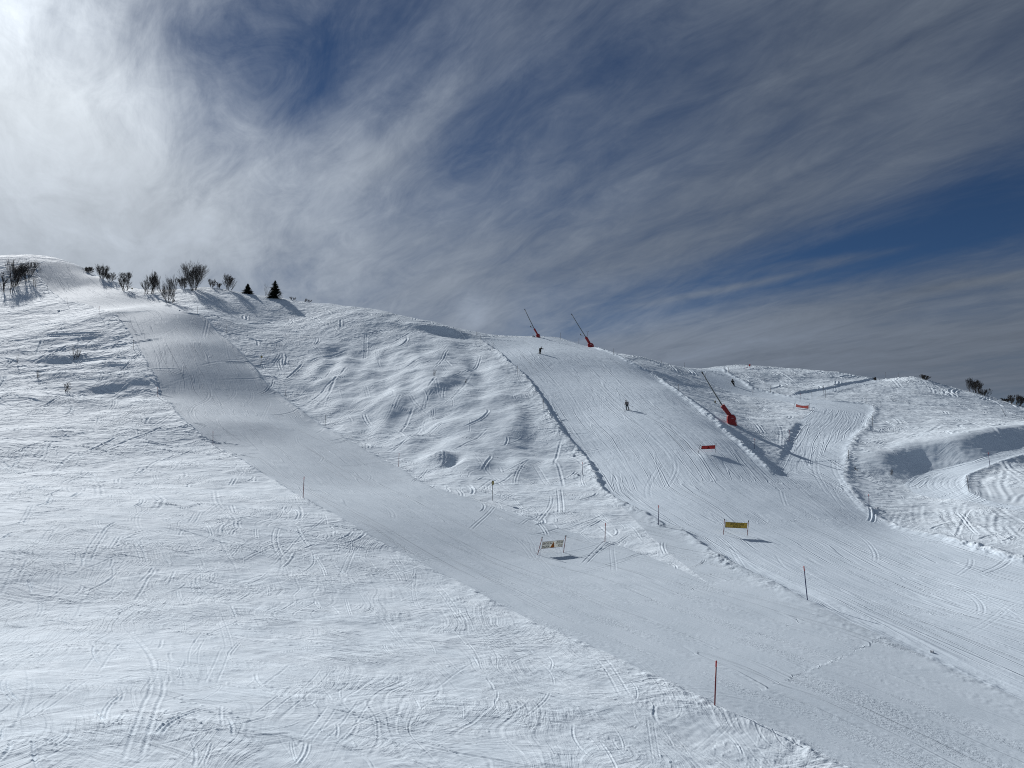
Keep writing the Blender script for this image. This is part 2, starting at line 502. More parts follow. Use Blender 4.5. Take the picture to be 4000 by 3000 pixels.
# cornice lip along the crest of the middle hill and a scoop beside the run
def bump_at(px, py, rad, h, ry=None, ang=0.0):
    (x, y), = ground_points([(px, py)])
    c, s_ = math.cos(ang), math.sin(ang)
    u_ = (X - x) * c + (Y - y) * s_
    v_ = -(X - x) * s_ + (Y - y) * c
    return h * np.exp(-(u_ / rad) ** 2 - (v_ / (ry or rad)) ** 2)


addz += bump_at(1768, 1812, 1.0, -.7, 2.0, -.5) + bump_at(1715, 1790, 2.0, .75, 1.6)
addz += bump_at(1755, 1292, 9, .8, 2.2, -.35) + bump_at(1640, 1272, 7, .5, 2, -.3) - bump_at(1700, 1297, 10, .7, 2.5, -.35)
addz += bump_at(658, 1176, 3.5, .5, 2) + bump_at(300, 1565, 16, 1.0, 5) - bump_at(370, 1540, 10, .9, 5) - bump_at(430, 1556, 5, .4, 3) + bump_at(500, 1500, 5, .5, 3)
addz += bump_at(2765, 1795, 2.2, .35) + bump_at(2120, 2150, 2.5, .12)
addz += bump_at(60, 1172, 6, .5, 3)

# wind- and ski-worked crust on the ungroomed snow
smoothp = sstep(-.15, .35, noise(X, Y, 0, 6, 4, 80, 2) + .12)        # patches where the crust is worked, others left smooth
rq = rough * (.35 + .65 * smoothp) * np.where(hollow & (RR < 112) & (RR > 75), .12, 1.0)
far1 = sstep(60, 130, RR)
addz += rq * (.014 + .020 * far1) * noise(X, Y, .06, 3.6, .75, 83, 2)
addz += rq * (.011 + .016 * far1) * noise(X, Y, -.35, 2.2, .5, 86, 2)
addz += rq * .014 * noise(X, Y, .8, 1.7, .4, 89, 2) * (1 - .3 * far1)
addz += rq * .013 * noise(X, Y, -.95, 2.4, .35, 92, 1) * (1 - far1)
addz += rq * .03 * far1 * noise(X, Y, 0, .9, .7, 95, 1)
# crumbs along scraped patches
crumb = sstep(.30, .62, noise(X, Y, .4, .22, .16, 98, 1)) * sstep(.05, .5, noise(X, Y, -.5, 5, 1.8, 99, 2)) * (1 - sstep(55, 85, RR))
addz += crumb * .026 * (rough + .35 * groom)
# grooming: long shallow ridges along the run, scraped strips, snow pushed into low rolls
strip = noise(FLOW_U, FLOW_V, 0, 14, .9, 110, 2)
addz += groom * (.005 * strip + .003 * noise(FLOW_U, FLOW_V, 0, 6, .33, 113, 1) * (1 - sstep(70, 110, RR)))
addz += groom * .004 * far1 * noise(X, Y, -.3, 2.0, .8, 116, 2)
crumbp = sstep(.05, .5, noise(FLOW_U, FLOW_V, 0, 9, 1.1, 118, 2)) * groom
addz += crumbp * .013 * noise(X, Y, 0, .3, .24, 119, 1) * (1 - sstep(80, 130, RR))
addz += IN_BOWL * .022 * noise(X, Y, -.6, 5, 1.4, 121, 2) * sstep(85, 110, RR)

# ------------------------------------------------------------------ ski tracks cut into the surface
def cut(path, w, depth, lip=.55, fade=.22):
    """Cut one groove along a dense polyline (metres)."""
    path = np.asarray(path, float)
    i0, i1, j0, j1 = polar_box(path, 4 * w)
    if i1 - i0 < 2 or j1 - j0 < 2:
        return
    D = np.full((i1 - i0, j1 - j0), 1e6, np.float32)
    T = np.zeros_like(D)
    n = len(path) - 1
    for k in range(n):
        a, b = path[k], path[k + 1]
        L = float(np.hypot(*(b - a)))
        if L < 1e-6:
            continue
        p0, p1, q0, q1 = polar_box(path[k:k + 2], 4 * w)
        p0, p1, q0, q1 = max(p0 - i0, 0), min(p1 - i0, i1 - i0), max(q0 - j0, 0), min(q1 - j0, j1 - j0)
        if p1 <= p0 or q1 <= q0:
            continue
        x = X[i0 + p0:i0 + p1, j0 + q0:j0 + q1] - np.float32(a[0])
        y = Y[i0 + p0:i0 + p1, j0 + q0:j0 + q1] - np.float32(a[1])
        dx, dy = np.float32((b - a) / L)
        t = np.clip(x * dx + y * dy, 0, L)
        dd = (x - t * dx) ** 2 + (y - t * dy) ** 2
        sub = D[p0:p1, q0:q1]
        m = dd < sub
        sub[m] = dd[m]
        T[p0:p1, q0:q1][m] = (k + 1 - t[m] / L) / n if False else ((k + t / L) / n)[m]
    D = np.sqrt(D)
    env = sstep(0, fade, T) * sstep(0, fade, 1 - T)
    f = -depth * np.exp(-(D / w) ** 2) + lip * depth * np.exp(-((D - 1.9 * w) / (.8 * w)) ** 2)
    f *= env * (.8 + .3 * chunk[i0:i1, j0:j1])
    addz[i0:i1, j0:j1] += np.where(D < 4 * w, f, 0)


def ski_pair(path, gap, w, depth, lip=.55):
    p = densify(path, .6)
    t = np.gradient(p, axis=0)
    t /= np.maximum(np.linalg.norm(t, axis=1, keepdims=True), 1e-9)
    nrm = np.stack([-t[:, 1], t[:, 0]], 1)
    cut(p + nrm * gap / 2, w, depth, lip)
    cut(p - nrm * gap / 2, w, depth * .9, lip)


def traced(txt, gap, w, depth, lip=.55):
    p = ground_points(line(txt))
    if gap:
        ski_pair(p, gap, w, depth, lip)
    else:
        cut(densify(p, .6), w, depth, lip)


# tracks one can follow in the picture
for t_, g_, w_, d_ in [
    ("296 2322; 360 2360; 420 2402; 470 2435; 520 2480; 560 2525; 592 2580; 606 2640; 615 2680", 0, .13, .10),
    ("606 2640; 612 2700; 590 2745; 560 2830; 532 2910; 505 3000", .42, .10, .09),
    ("738 2252; 780 2300; 830 2360; 860 2410; 880 2470; 893 2520; 890 2560", .28, .07, .05),
    ("893 2520; 870 2560; 840 2630; 820 2680", .4, .07, .05),
    ("455 2495; 420 2540; 380 2590; 340 2640", .55, .08, .06),
    ("560 2150; 590 2170; 650 2205; 710 2240; 770 2290; 820 2340", .30, .07, .055),
    ("0 2280; 120 2290; 260 2310; 380 2330", .3, .05, .04), ("300 2540; 430 2565; 540 2590", .3, .05, .05),
    ("560 2505; 760 2518; 1000 2535; 1200 2545; 1420 2560; 1620 2585; 1760 2610; 1900 2640", .35, .07, .06),
    ("1100 2600; 1300 2615; 1560 2630; 1760 2650", .3, .05, .04),
    ("270 1800; 330 1830; 370 1870; 388 1920; 380 1960", .5, .12, .10), ("590 1925; 625 1950; 620 1975; 595 1995", .5, .13, .11),
    ("520 1640; 470 1665; 445 1700; 455 1740; 490 1770", 0, .16, .12), ("835 1910; 850 1970; 900 2020; 915 2070", .4, .10, .08),
    ("1625 2250; 1615 2300; 1625 2360; 1650 2400", .25, .06, .06), ("1400 2290; 1440 2360; 1500 2420; 1560 2490; 1600 2540", .3, .08, .06),
    ("2040 2260; 2200 2330; 2320 2390; 2400 2450", .3, .05, .035), ("2150 2300; 2400 2400; 2600 2480; 2760 2560; 2880 2640", .35, .05, .03),
    ("2530 2600; 2600 2640; 2680 2680; 2760 2730; 2900 2830; 3000 2900", .4, .09, .06), ("2330 2560; 2380 2620; 2420 2690; 2450 2740", .45, .09, .07),
    ("2080 2550; 2160 2620; 2240 2690; 2340 2760; 2440 2830; 2600 2960", .45, .10, .06), ("2560 2760; 2555 2800; 2570 2830", 0, .12, .10),
    ("605 1300; 600 1325; 615 1345; 640 1370; 635 1400; 620 1420; 625 1450; 645 1470", .5, .16, .10), ("640 1370; 615 1395; 615 1410", .5, .15, .08),
    ("760 1470; 800 1500; 818 1530; 810 1560; 760 1590; 745 1615; 760 1640; 790 1660", .5, .15, .10), ("860 1290; 880 1340; 890 1390; 905 1440; 930 1480; 945 1515", .5, .14, .07),
    ("1010 1540; 1050 1570; 1040 1600; 1020 1640", .4, .12, .06), ("1155 1700; 1165 1730; 1190 1750", .4, .1, .06), ("1215 1740; 1245 1770; 1260 1790; 1245 1810", .4, .1, .06),
    ("1420 1840; 1445 1860; 1440 1880", .4, .09, .05), ("1360 1980; 1420 2020; 1500 2060; 1600 2110", .4, .07, .04), ("1480 1960; 1530 2000; 1540 2030", .4, .08, .05),
    ("1850 1770; 1862 1800; 1900 1840; 1930 1860; 1960 1890; 2010 1935", .4, .12, .10), ("1940 1860; 1900 1890; 1870 1915", .7, .12, .12), ("1290 1530; 1275 1560; 1268 1590", .6, .12, .10),
    ("1700 1490; 1710 1530; 1722 1560", .5, .14, .10), ("1660 1620; 1650 1660; 1665 1690", .5, .12, .08),
    ("2440 1560; 2430 1590; 2470 1640; 2540 1700; 2600 1760; 2640 1820", .5, .12, .09), ("2200 1500; 2240 1560; 2290 1640; 2350 1720; 2380 1760", .5, .14, .08),
    ("2140 1470; 2190 1520; 2230 1560", .5, .14, .08), ("2590 1640; 2650 1690; 2720 1760; 2760 1830", .45, .12, .09), ("2630 1780; 2640 1830; 2620 1880; 2590 1920", .5, .11, .09),
    ("2600 1790; 2560 1850; 2530 1910; 2540 1960", .6, .11, .08), ("2340 1770; 2400 1850; 2450 1920; 2530 1990; 2600 2030", .5, .1, .06), ("2420 1680; 2500 1780; 2560 1860", .4, .1, .06),
    ("3205 1600; 3205 1615; 3180 1655; 3140 1700; 3115 1735", .5, .12, .09), ("3245 1600; 3250 1625; 3235 1655; 3200 1690; 3160 1720; 3145 1750", .5, .12, .10),
    ("3290 1600; 3302 1630; 3300 1650; 3270 1690; 3250 1720; 3240 1760", .5, .13, .11), ("3340 1610; 3342 1635; 3320 1680; 3280 1730; 3230 1790", .5, .12, .10),
    ("3140 1760; 3140 1800; 3165 1830", .6, .12, .10), ("3200 1740; 3185 1800; 3190 1850; 3230 1920; 3290 1980", .6, .11, .09), ("3260 1780; 3260 1830; 3290 1890; 3340 1960; 3400 2020", .6, .11, .09),
    ("3230 1870; 3270 1950; 3340 2020; 3440 2090", .6, .1, .07), ("3090 1870; 3150 1930; 3240 2010; 3340 2080", .6, .1, .07),
    ("3050 1910; 3060 1950; 3075 1985", .4, .09, .07), ("3025 2160; 3060 2210; 3100 2240", 0, .10, .07),
    ("3640 1845; 3590 1870; 3566 1895; 3580 1920", .8, .12, .09), ("3720 1830; 3660 1855; 3635 1880; 3640 1905; 3690 1935", .8, .12, .11), ("3770 1825; 3700 1850; 3668 1880; 3675 1905; 3740 1942", .8, .12, .11),
    ("3760 1845; 3722 1875; 3725 1905; 3760 1935; 3810 1955", .8, .12, .10),
    ("3829 1862; 3832 1890; 3842 1935; 3860 1950", .0, .22, .22), ("3832 1862; 3850 1900; 3865 1945; 3890 1962", .0, .22, .22), ("3920 1805; 3915 1850; 3905 1880; 3930 1930; 3945 1965", .9, .26, .2),
    ("3925 1800; 3960 1830; 4000 1855; 4050 1880", .7, .2, .16), ("4000 1920; 3970 1945; 3955 1965", .8, .25, .2), ("3910 1805; 3960 1850; 4010 1890", .6, .2, .14),
    ("3760 1960; 3745 1995; 3752 2020", .5, .2, .16), ("3590 1960; 3583 2010; 3600 2050", .5, .22, .18), ("3690 1980; 3700 2020; 3730 2060; 3760 2090", .6, .24, .2), ("3640 1980; 3680 2010; 3720 2040; 3740 2070", .5, .22, .16),
    ("3800 1990; 3820 2030; 3870 2060", .6, .22, .18), ("3880 1980; 3920 2010; 3990 2050", .6, .22, .18), ("3780 2000; 3830 2050; 3880 2090; 3940 2130", .6, .22, .16), ("3890 2000; 3880 2040; 3885 2080", .7, .22, .18),
    ("3930 2040; 3960 2080; 4000 2110", .6, .2, .16), ("3520 1990; 3500 2020; 3490 2060", .5, .18, .12), ("3460 1985; 3430 2010; 3420 2020", .4, .18, .12),
    ("3020 1730; 3090 1745; 3180 1765", 0, .08, .02), ("3690 1660; 3650 1690; 3560 1730; 3470 1780", 0, .25, .2), ("3700 1620; 3800 1670; 3880 1710; 3920 1740; 3935 1765", 0, .25, -.25),
    ("3350 1600; 3300 1640; 3290 1660", .4, .1, .06),
    ("170 1420; 230 1470; 260 1430", .4, .16, .10), ("15 1420; 20 1450; 8 1480", .7, .2, .16), ("305 1520; 303 1545; 310 1565", .9, .25, .25), ("310 1520; 312 1545; 318 1562", .4, .2, .2),
    ("100 1505; 180 1485; 230 1465; 262 1437", .5, .18, .14), ("510 1530; 530 1555; 550 1580", .5, .15, .12), ("600 1535; 565 1560; 545 1572", .6, .15, .14), ("700 1380; 720 1400; 740 1420", .4, .1, .05),
]:
    traced(t_, g_, w_, d_ * (.24 if line(t_)[0][0] > 3450 else .24 if line(t_)[0][0] > 2000 else .36)) if line(t_)[0][1] < 2230 else traced(t_, g_, w_ * .5, d_ * .30)

# the rest of the day's traffic
gy, gx = np.gradient(Zc, axis=0), None


def downhill(x, y):
    e = 1.5
    h = base_height(np.array([x - e, x + e, x, x]), np.array([y, y, y - e, y + e]))
    g = np.array([-(h[1] - h[0]), -(h[3] - h[2])])
    return g / max(np.linalg.norm(g), 1e-6)


def random_track(x, y, length, turn, ang):
    d0 = downhill(x, y)
    a = math.atan2(d0[1], d0[0]) + ang
    p = [(x, y)]
    n = max(4, int(length / 1.2))
    k = random.gauss(0, turn)
    for i in range(n):
        k += random.gauss(0, turn * .25)
        a += k
        x += math.cos(a) * 1.2
        y += math.sin(a) * 1.2
        p.append((x, y))
    return np.array(p)


def lattice_ok(x, y, mask):
    r, a = math.hypot(x, y), math.atan2(x, y)
    i, j = int(np.searchsorted(Rw, r)), int(np.searchsorted(Aw, a))
    return 0 < i < len(Rw) and 0 < j < len(Aw) and bool(mask[i, j])


OFF = (groom < .5) & (BANK < .2)
ON = (groom > .5) & ~IN_ROAD & ~IN_TRAV
made = 0
while made < 560:
    px, py = random.uniform(-50, 4050), random.uniform(1150, 3000)
    (x, y), = ground_points([(px, py)], step=1.5)
    r = math.hypot(x, y)
    onp = random.random() < .24
    if r > 235 or not lattice_ok(x, y, ON if onp else OFF) or (lattice_ok(x, y, hollow) and not onp):
        continue
    if (r < 55 and random.random() < .6) or (onp and r < 45):
        continue
    made += 1
    w = max(.03, .0009 * r)
    if onp:
        p = random_track(x, y, random.uniform(5, 22), .05, random.gauss(0, .45))
        ski_pair(p, .35, w * .9, random.uniform(.006, .016) * (.6 + r / 90))
    else:
        p = random_track(x, y, random.uniform(3, 12) * (.6 + r / 120), .03, random.gauss(0, .7))
        dp = random.uniform(.012, .04) * (.6 + r / 80) * (.6 if r < 60 else 1)
        if random.random() < .65:
            ski_pair(p, random.uniform(.18, .4) * (1 + r / 200), w, dp)
        else:
            cut(densify(p, .6), w * 1.5, dp * 1.2)

# short scrapes, edge marks and side-slips on the ungroomed slopes
made = 0
while made < 2000:
    px, py = random.uniform(-30, 4030), random.uniform(1180, 2900)
    if py > 2350 and random.random() < .6:
        continue
    (x, y), = ground_points([(px, py)], step=2.0)
    r = math.hypot(x, y)
    if r > 230 or not lattice_ok(x, y, OFF) or lattice_ok(x, y, hollow):
        continue
    if lattice_ok(x, y, HILL > .5) and random.random() < .75:
        continue
    made += 1
    q = random.random()
    a = random.gauss(.02, .22) if q < .42 else (random.gauss(-1.1, .25) if q < .8 else random.uniform(-3.1, 3.1))
    n = random.randint(3, 7)
    stp = random.uniform(.35, .8) * (.5 + r / 90)
    k = random.gauss(0, .10)
    p = [(x, y)]
    for i in range(n):
        a += k
        p.append((p[-1][0] + math.cos(a) * stp, p[-1][1] + math.sin(a) * stp))
    w = random.uniform(.6, 1.35) * max(.032, .0010 * r)
    dp = random.uniform(.4, .95) * w
    if random.random() < .35:
        ski_pair(np.array(p), random.uniform(2.2, 4) * w, w * .8, dp * .8, .8)
    else:
        cut(densify(np.array(p), .8), w, dp * random.choice((1, 1, -.7)), .8)

Z += addz
GZ[I0:I1, J0:J1] = Z


def height(x, y):
    """Finished snow surface at a point (bilinear on the lattice)."""
    x = np.asarray(x, float)
    y = np.asarray(y, float)
    r = np.hypot(x, y)
    a = np.arctan2(x, y)
    i = np.clip(np.searchsorted(R, r) - 1, 0, NR - 2)
    j = np.clip(np.searchsorted(AZ, a) - 1, 0, NA - 2)
    u = np.clip((r - R[i]) / (R[i + 1] - R[i]), 0, 1)
    v = np.clip((a - AZ[j]) / (AZ[j + 1] - AZ[j]), 0, 1)
    return (GZ[i, j] * (1 - u) + GZ[i + 1, j] * u) * (1 - v) + (GZ[i, j + 1] * (1 - u) + GZ[i + 1, j + 1] * u) * v


def spot(px, py, step=.15):
    """World point on the snow under a place in the photograph."""
    (x, y), = ground_points([(px, py)], height, step=step)
    return Vector((x, y, float(height(x, y))))

# ------------------------------------------------------------------ materials
class G:
    """Small node-graph writer."""
    def __init__(s, tree):
        s.t = tree
        s.n = tree.nodes
        s.l = tree.links

    def node(s, kind, **kw):
        n = s.n.new(kind)
        for k, v in kw.items():
            setattr(n, k, v)
        return n

    def put(s, sock, v):
        if isinstance(v, bpy.types.NodeSocket):
            s.l.new(v, sock)
        else:
            sock.default_value = v

    def m(s, op, a, b=None, c=None, clamp=False):
        n = s.node('ShaderNodeMath', operation=op, use_clamp=clamp)
        for i, v in enumerate((a, b, c)):
            if v is not None:
                s.put(n.inputs[i], v)
        return n.outputs[0]

    def add(s, *a):
        r = a[0]
        for v in a[1:]:
            r = s.m('ADD', r, v)
        return r

    def mul(s, *a):
        r = a[0]
        for v in a[1:]:
            r = s.m('MULTIPLY', r, v)
        return r

    def vec(s, x, y, z=0.0):
        n = s.node('ShaderNodeCombineXYZ')
        for i, v in enumerate((x, y, z)):
            s.put(n.inputs[i], v)
        return n.outputs[0]

    def xyz(s, v):
        n = s.node('ShaderNodeSeparateXYZ')
        s.l.new(v, n.inputs[0])
        return n.outputs

    def noise(s, v, scale=1.0, detail=2.0, rough=.5, dist=0.0):
        n = s.node('ShaderNodeTexNoise')
        s.put(n.inputs['Vector'], v)
        n.inputs['Scale'].default_value = scale
        n.inputs['Detail'].default_value = detail
        n.inputs['Roughness'].default_value = rough
        n.inputs['Distortion'].default_value = dist
        return n.outputs[0]

    def ramp(s, v, a, b, lo=0.0, hi=1.0):
        n = s.node('ShaderNodeMapRange', interpolation_type='SMOOTHSTEP')
        for i, k in enumerate((v, a, b, lo, hi)):
            s.put(n.inputs[i], k)
        return n.outputs[0]

    def mix(s, f, a, b):
        n = s.node('ShaderNodeMix', data_type='RGBA')
        s.put(n.inputs[0], f)
        s.put(n.inputs[6], a)
        s.put(n.inputs[7], b)
        return n.outputs[2]


def material(name):
    m = bpy.data.materials.new(name)
    m.use_nodes = True
    g = G(m.node_tree)
    return m, g, m.node_tree.nodes['Principled BSDF']


def plain(name, col, rough=.6, metal=0.0, var=.15, scale=6.0, bump=0.0):
    """Flat-coloured paint, cloth or metal with a little wear."""
    m, g, p = material(name)
    tc = g.node('ShaderNodeTexCoord').outputs['Object']
    f = g.ramp(g.noise(tc, scale, 4, .6), .3, .7)
    a = tuple(c * (1 - var) for c in col) + (1,)
    b = tuple(min(c * (1 + var), 1) for c in col) + (1,)
    g.put(p.inputs['Base Color'], g.mix(f, a, b))
    p.inputs['Roughness'].default_value = rough
    p.inputs['Metallic'].default_value = metal
    if bump:
        bn = g.node('ShaderNodeBump')
        bn.inputs['Distance'].default_value = bump
        g.l.new(g.noise(tc, scale * 3, 3), bn.inputs['Height'])
        g.l.new(bn.outputs[0], p.inputs['Normal'])
    return m


def snow_material(name, groomed, tone=1.0, streak=1.0, stir=1.0):
    m, g, p = material(name)
    geo = g.node('ShaderNodeNewGeometry').outputs['Position']
    x, y, z = g.xyz(geo)
    pos = g.vec(x, y, 0.0)
    at = g.node('ShaderNodeAttribute', attribute_name='flow')
    fu, fv, fw = g.xyz(at.outputs['Vector'])

    def turned(ang, sx, sy):
        c, s = math.cos(ang), math.sin(ang)
        return g.vec(g.mul(g.add(g.mul(x, c), g.mul(y, s)), 1 / sx), g.mul(g.add(g.mul(x, -s), g.mul(y, c)), 1 / sy))
    r = g.m('SQRT', g.add(g.mul(x, x), g.mul(y, y)))
    up = g.ramp(r, 45.0, 140.0)                      # coarser relief on the upper slopes

    def grooves(v, width, detail=1.0, dist=0.0):
        """Thin meandering furrows: the contour lines of a noise field."""
        n = g.m('ABSOLUTE', g.m('SUBTRACT', g.noise(v, 1.0, detail, .5, dist), .5))
        return g.add(g.ramp(n, width * 1.4, width * 3.2, .5, 0.0), g.ramp(n, 0.0, width * 1.8, -1.2, 0.0))
    wx = g.mul(g.m('SUBTRACT', g.noise(g.vec(x, y, 1.0), .07, 2, .5), .5), 16.0)
    wy = g.mul(g.m('SUBTRACT', g.noise(g.vec(x, y, 11.0), .09, 2, .5), .5), 12.0)

    def bent(ang, sx, sy, seed=0.0):
        """Streak coordinates that swing about with the lie of the slope."""
        c, s = math.cos(ang), math.sin(ang)
        xx, yy = g.add(x, wx), g.add(y, wy)
        return g.vec(g.mul(g.add(g.mul(xx, c), g.mul(yy, s)), 1 / sx), g.mul(g.add(g.mul(xx, -s), g.mul(yy, c)), 1 / sy), seed)
    if groomed:
        h1 = g.mul(g.noise(g.vec(g.mul(fu, .16), g.mul(fv, 2.2)), 1.0, 2, .5, .2), .034)
        h2 = g.mul(g.noise(g.vec(g.mul(fu, .08), g.mul(fv, 7.0)), 1.0, 1, .5), .010)
        patch = g.ramp(g.noise(g.vec(g.mul(fu, .10), g.mul(fv, .55)), 1.0, 3, .6), .50, .68)
        h3 = g.mul(g.noise(pos, 6.5, 4, .65), .060, g.add(.16, patch))
        lp = g.ramp(g.noise(g.vec(g.mul(fu, .05), g.mul(fv, .3), 7.0), 1.0, 2, .5), .38, .62)
        h4 = g.mul(grooves(g.vec(g.mul(fu, .030), g.mul(fv, .50), 4.0), .022, 0.0), .022, g.add(.2, lp))
        h5 = g.mul(grooves(g.vec(g.mul(fu, .05), g.add(g.mul(fv, .8), g.mul(fu, .05)), 8.0), .022, 0.0), .018, g.add(.1, lp))
        h6 = g.mul(g.noise(pos, 1.1, 3, .55, .3), .030, up)
        hgt = g.add(g.mul(g.add(h1, h2, h4, h5), streak), h3, g.mul(h6, stir))
    else:
        p1 = g.ramp(g.noise(pos, .16, 3, .6), .38, .62)
        p2 = g.ramp(g.noise(g.vec(g.add(x, 90.0), y, 3.0), .21, 3, .6), .40, .62)
        p3 = g.ramp(g.noise(g.vec(x, g.add(y, 50.0), 6.0), .13, 2, .6), .40, .62)
        lo = g.m('SUBTRACT', 1.0, g.mul(up, .5))
        h1 = g.mul(g.noise(bent(.05, 1.7, .50), 1.0, 4, .6, .3), .112, g.add(.12, g.mul(p1, .9)), lo)
        h2 = g.mul(g.noise(bent(-1.15, 2.8, .26, 3.0), 1.0, 4, .6, .3), .092, g.add(.18, p2), lo)
        h3 = g.mul(g.noise(bent(.8, 1.8, .34, 5.0), 1.0, 2, .55, .3), .040, p3, lo)
        h4 = g.mul(g.noise(pos, 5.0, 4, .65), .046, g.add(.15, g.mul(p2, .7)))
        h5 = g.mul(grooves(bent(-1.2, 14.0, 1.2, 2.0), .03, 0.0), .026, g.add(.1, p3), g.add(.5, up))
        h6 = g.mul(grooves(bent(-.7, 12.0, 1.2, 4.0), .03, 0.0), .020, g.add(.1, p2), g.add(.4, up))
        h7 = g.mul(grooves(bent(.1, 12.0, 1.6, 6.0), .03, 0.0), .014, p1, g.add(.4, up))
        f1 = g.mul(g.noise(bent(.03, 3.6, .80, 7.0), 1.0, 3, .6, .4), .27, up, g.add(.2, p1))
        f2 = g.mul(g.noise(bent(-.6, 3.0, .7, 8.0), 1.0, 3, .6, .4), .24, up, g.add(.15, p3))
        f3 = g.mul(g.noise(pos, 1.5, 3, .6), .10, up, g.add(.2, p2))
        hgt = g.mul(g.add(h1, h2, h3, h4, h5, h6, h7, f1, f2, f3), fw)
    b = g.node('ShaderNodeBump')
    b.inputs['Strength'].default_value = 1.0
    b.inputs['Distance'].default_value = 1.0
    g.l.new(hgt, b.inputs['Height'])
    g.l.new(b.outputs[0], p.inputs['Normal'])
    f = g.ramp(g.noise(pos, .35, 5, .6), .35, .65)
    g.put(p.inputs['Base Color'], g.mix(f, (.63 * tone, .715 * tone, .79 * tone, 1), (.68 * tone, .765 * tone, .84 * tone, 1)) if groomed else g.mix(f, (.715, .80, .87, 1), (.77, .85, .915, 1)))
    p.inputs['Roughness'].default_value = .75
    p.inputs['Specular IOR Level'].default_value = .08
    return m


# ------------------------------------------------------------------ snow as meshes: the open slope, the groomed runs, the cat road
quads_i = np.arange(NR - 1)[:, None] * NA + np.arange(NA - 1)[None]
QUADS = np.stack([quads_i, quads_i + 1, quads_i + NA + 1, quads_i + NA], -1).reshape(-1, 4)
kind = np.zeros((NR, NA), np.int8)
kw = kind[I0:I1, J0:J1]
kw[IN_RUN] = 1
kw[IN_BOWL] = 2
kw[IN_LINK] = 3
kw[IN_TRAV | IN_ROAD] = 4
FK = kind[:-1, :-1].reshape(-1)
V = np.stack([GX, GY, GZ], -1).reshape(-1, 3)
FL = np.zeros((NR, NA, 3), np.float32)
FL[I0:I1, J0:J1, 2] = np.where(hollow & (RR < 112) & (RR > 75), .10, 1.0) * (1 - .65 * HILL) * (1 - .75 * BANK)


def lattice_object(name, sel, mat, flow=None):
    if flow is not None:
        FL[I0:I1, J0:J1, 0], FL[I0:I1, J0:J1, 1] = FLOWS[flow]
    q = QUADS[sel]
    used = np.zeros(len(V), bool)
    used[q.reshape(-1)] = True
    idx = np.cumsum(used) - 1
    v = V[used]
    q = idx[q].astype(np.int32)
    me = bpy.data.meshes.new(name)
    me.vertices.add(len(v))
    me.vertices.foreach_set('co', v.astype(np.float32).reshape(-1))
    me.loops.add(q.size)
    me.loops.foreach_set('vertex_index', q[:, ::-1].reshape(-1))
    me.polygons.add(len(q))
    me.polygons.foreach_set('loop_start', np.arange(0, q.size, 4, dtype=np.int32))
    me.polygons.foreach_set('use_smooth', np.ones(len(q), bool))
    me.update(calc_edges=True)
    at = me.attributes.new('flow', 'FLOAT_VECTOR', 'POINT')
    at.data.foreach_set('vector', FL.reshape(-1, 3)[used].reshape(-1))
    me.materials.append(mat)
    o = bpy.data.objects.new(name, me)
    COL.objects.link(o)
    o['kind'] = 'structure'
    return o


M_SNOW = snow_material('trampled_snow', False)
M_GROOM = snow_material('groomed_snow', True, .925, 1.8, .8)
M_SKIED = snow_material('skied_groomed_snow', True, 1.07, 2.1, 2.2)
lattice_object('snow_slope', FK == 0, M_SNOW)
for n_ in (1, 2, 3):
    lattice_object('ski_piste', FK == n_, M_GROOM if n_ == 1 else M_SKIED, n_)
lattice_object('snow_path', FK == 4, M_SKIED, 4)

# ------------------------------------------------------------------ sky, sun
SUN_AZ = math.radians(-39)          # left of the view
SUN_EL = math.radians(31.5)
sd = Vector((math.sin(SUN_AZ) * math.cos(SUN_EL), math.cos(SUN_AZ) * math.cos(SUN_EL), math.sin(SUN_EL)))
sun_d = bpy.data.lights.new('sun', 'SUN')
sun_d.energy = 3.65
sun_d.angle = math.radians(.6)
sun_d.color = (1.0, .985, .965)
sun = bpy.data.objects.new('sun', sun_d)
sun.rotation_euler = (-sd).to_track_quat('-Z', 'Y').to_euler()
COL.objects.link(sun)

world = bpy.data.worlds.new('World')
scene.world = world
world.use_nodes = True
g = G(world.node_tree)
bg = world.node_tree.nodes['Background']
sky = g.node('ShaderNodeTexSky', sky_type='NISHITA')
sky.sun_disc = False
sky.sun_elevation = SUN_EL
sky.sun_rotation = SUN_AZ
sky.altitude = 3000
sky.air_density = .9
sky.dust_density = .3
sky.ozone_density = 2.5
dirv = g.node('ShaderNodeTexCoord').outputs['Generated']
dx, dy, dz = g.xyz(dirv)
az = g.m('ARCTAN2', dx, dy)
el = g.m('ARCSINE', dz)
deg = math.degrees
azd = g.mul(az, 180 / math.pi)
eld = g.mul(el, 180 / math.pi)


def azel(px, py):
    a, b = ray(px, py)
    return deg(math.atan2(a, 1)), deg(math.atan2(b, math.hypot(a, 1)))


def blob(px, py, rx, ry, tilt=0.0):
    """Soft patch of sky round a bearing (radii in photo pixels, tilt in degrees, counter-clockwise)."""
    a0, e0 = azel(px, py)
    k = 42.0 / 2000
    c, s = math.cos(math.radians(tilt)), math.sin(math.radians(tilt))
    u = g.m('SUBTRACT', azd, a0)
    v = g.m('SUBTRACT', eld, e0)
    p = g.mul(g.add(g.mul(u, c), g.mul(v, s)), 1 / (rx * k))
    q = g.mul(g.add(g.mul(u, -s), g.mul(v, c)), 1 / (ry * k))
    r2 = g.add(g.mul(p, p), g.mul(q, q))
    return g.m('POWER', 2.718, g.mul(r2, -1.0))


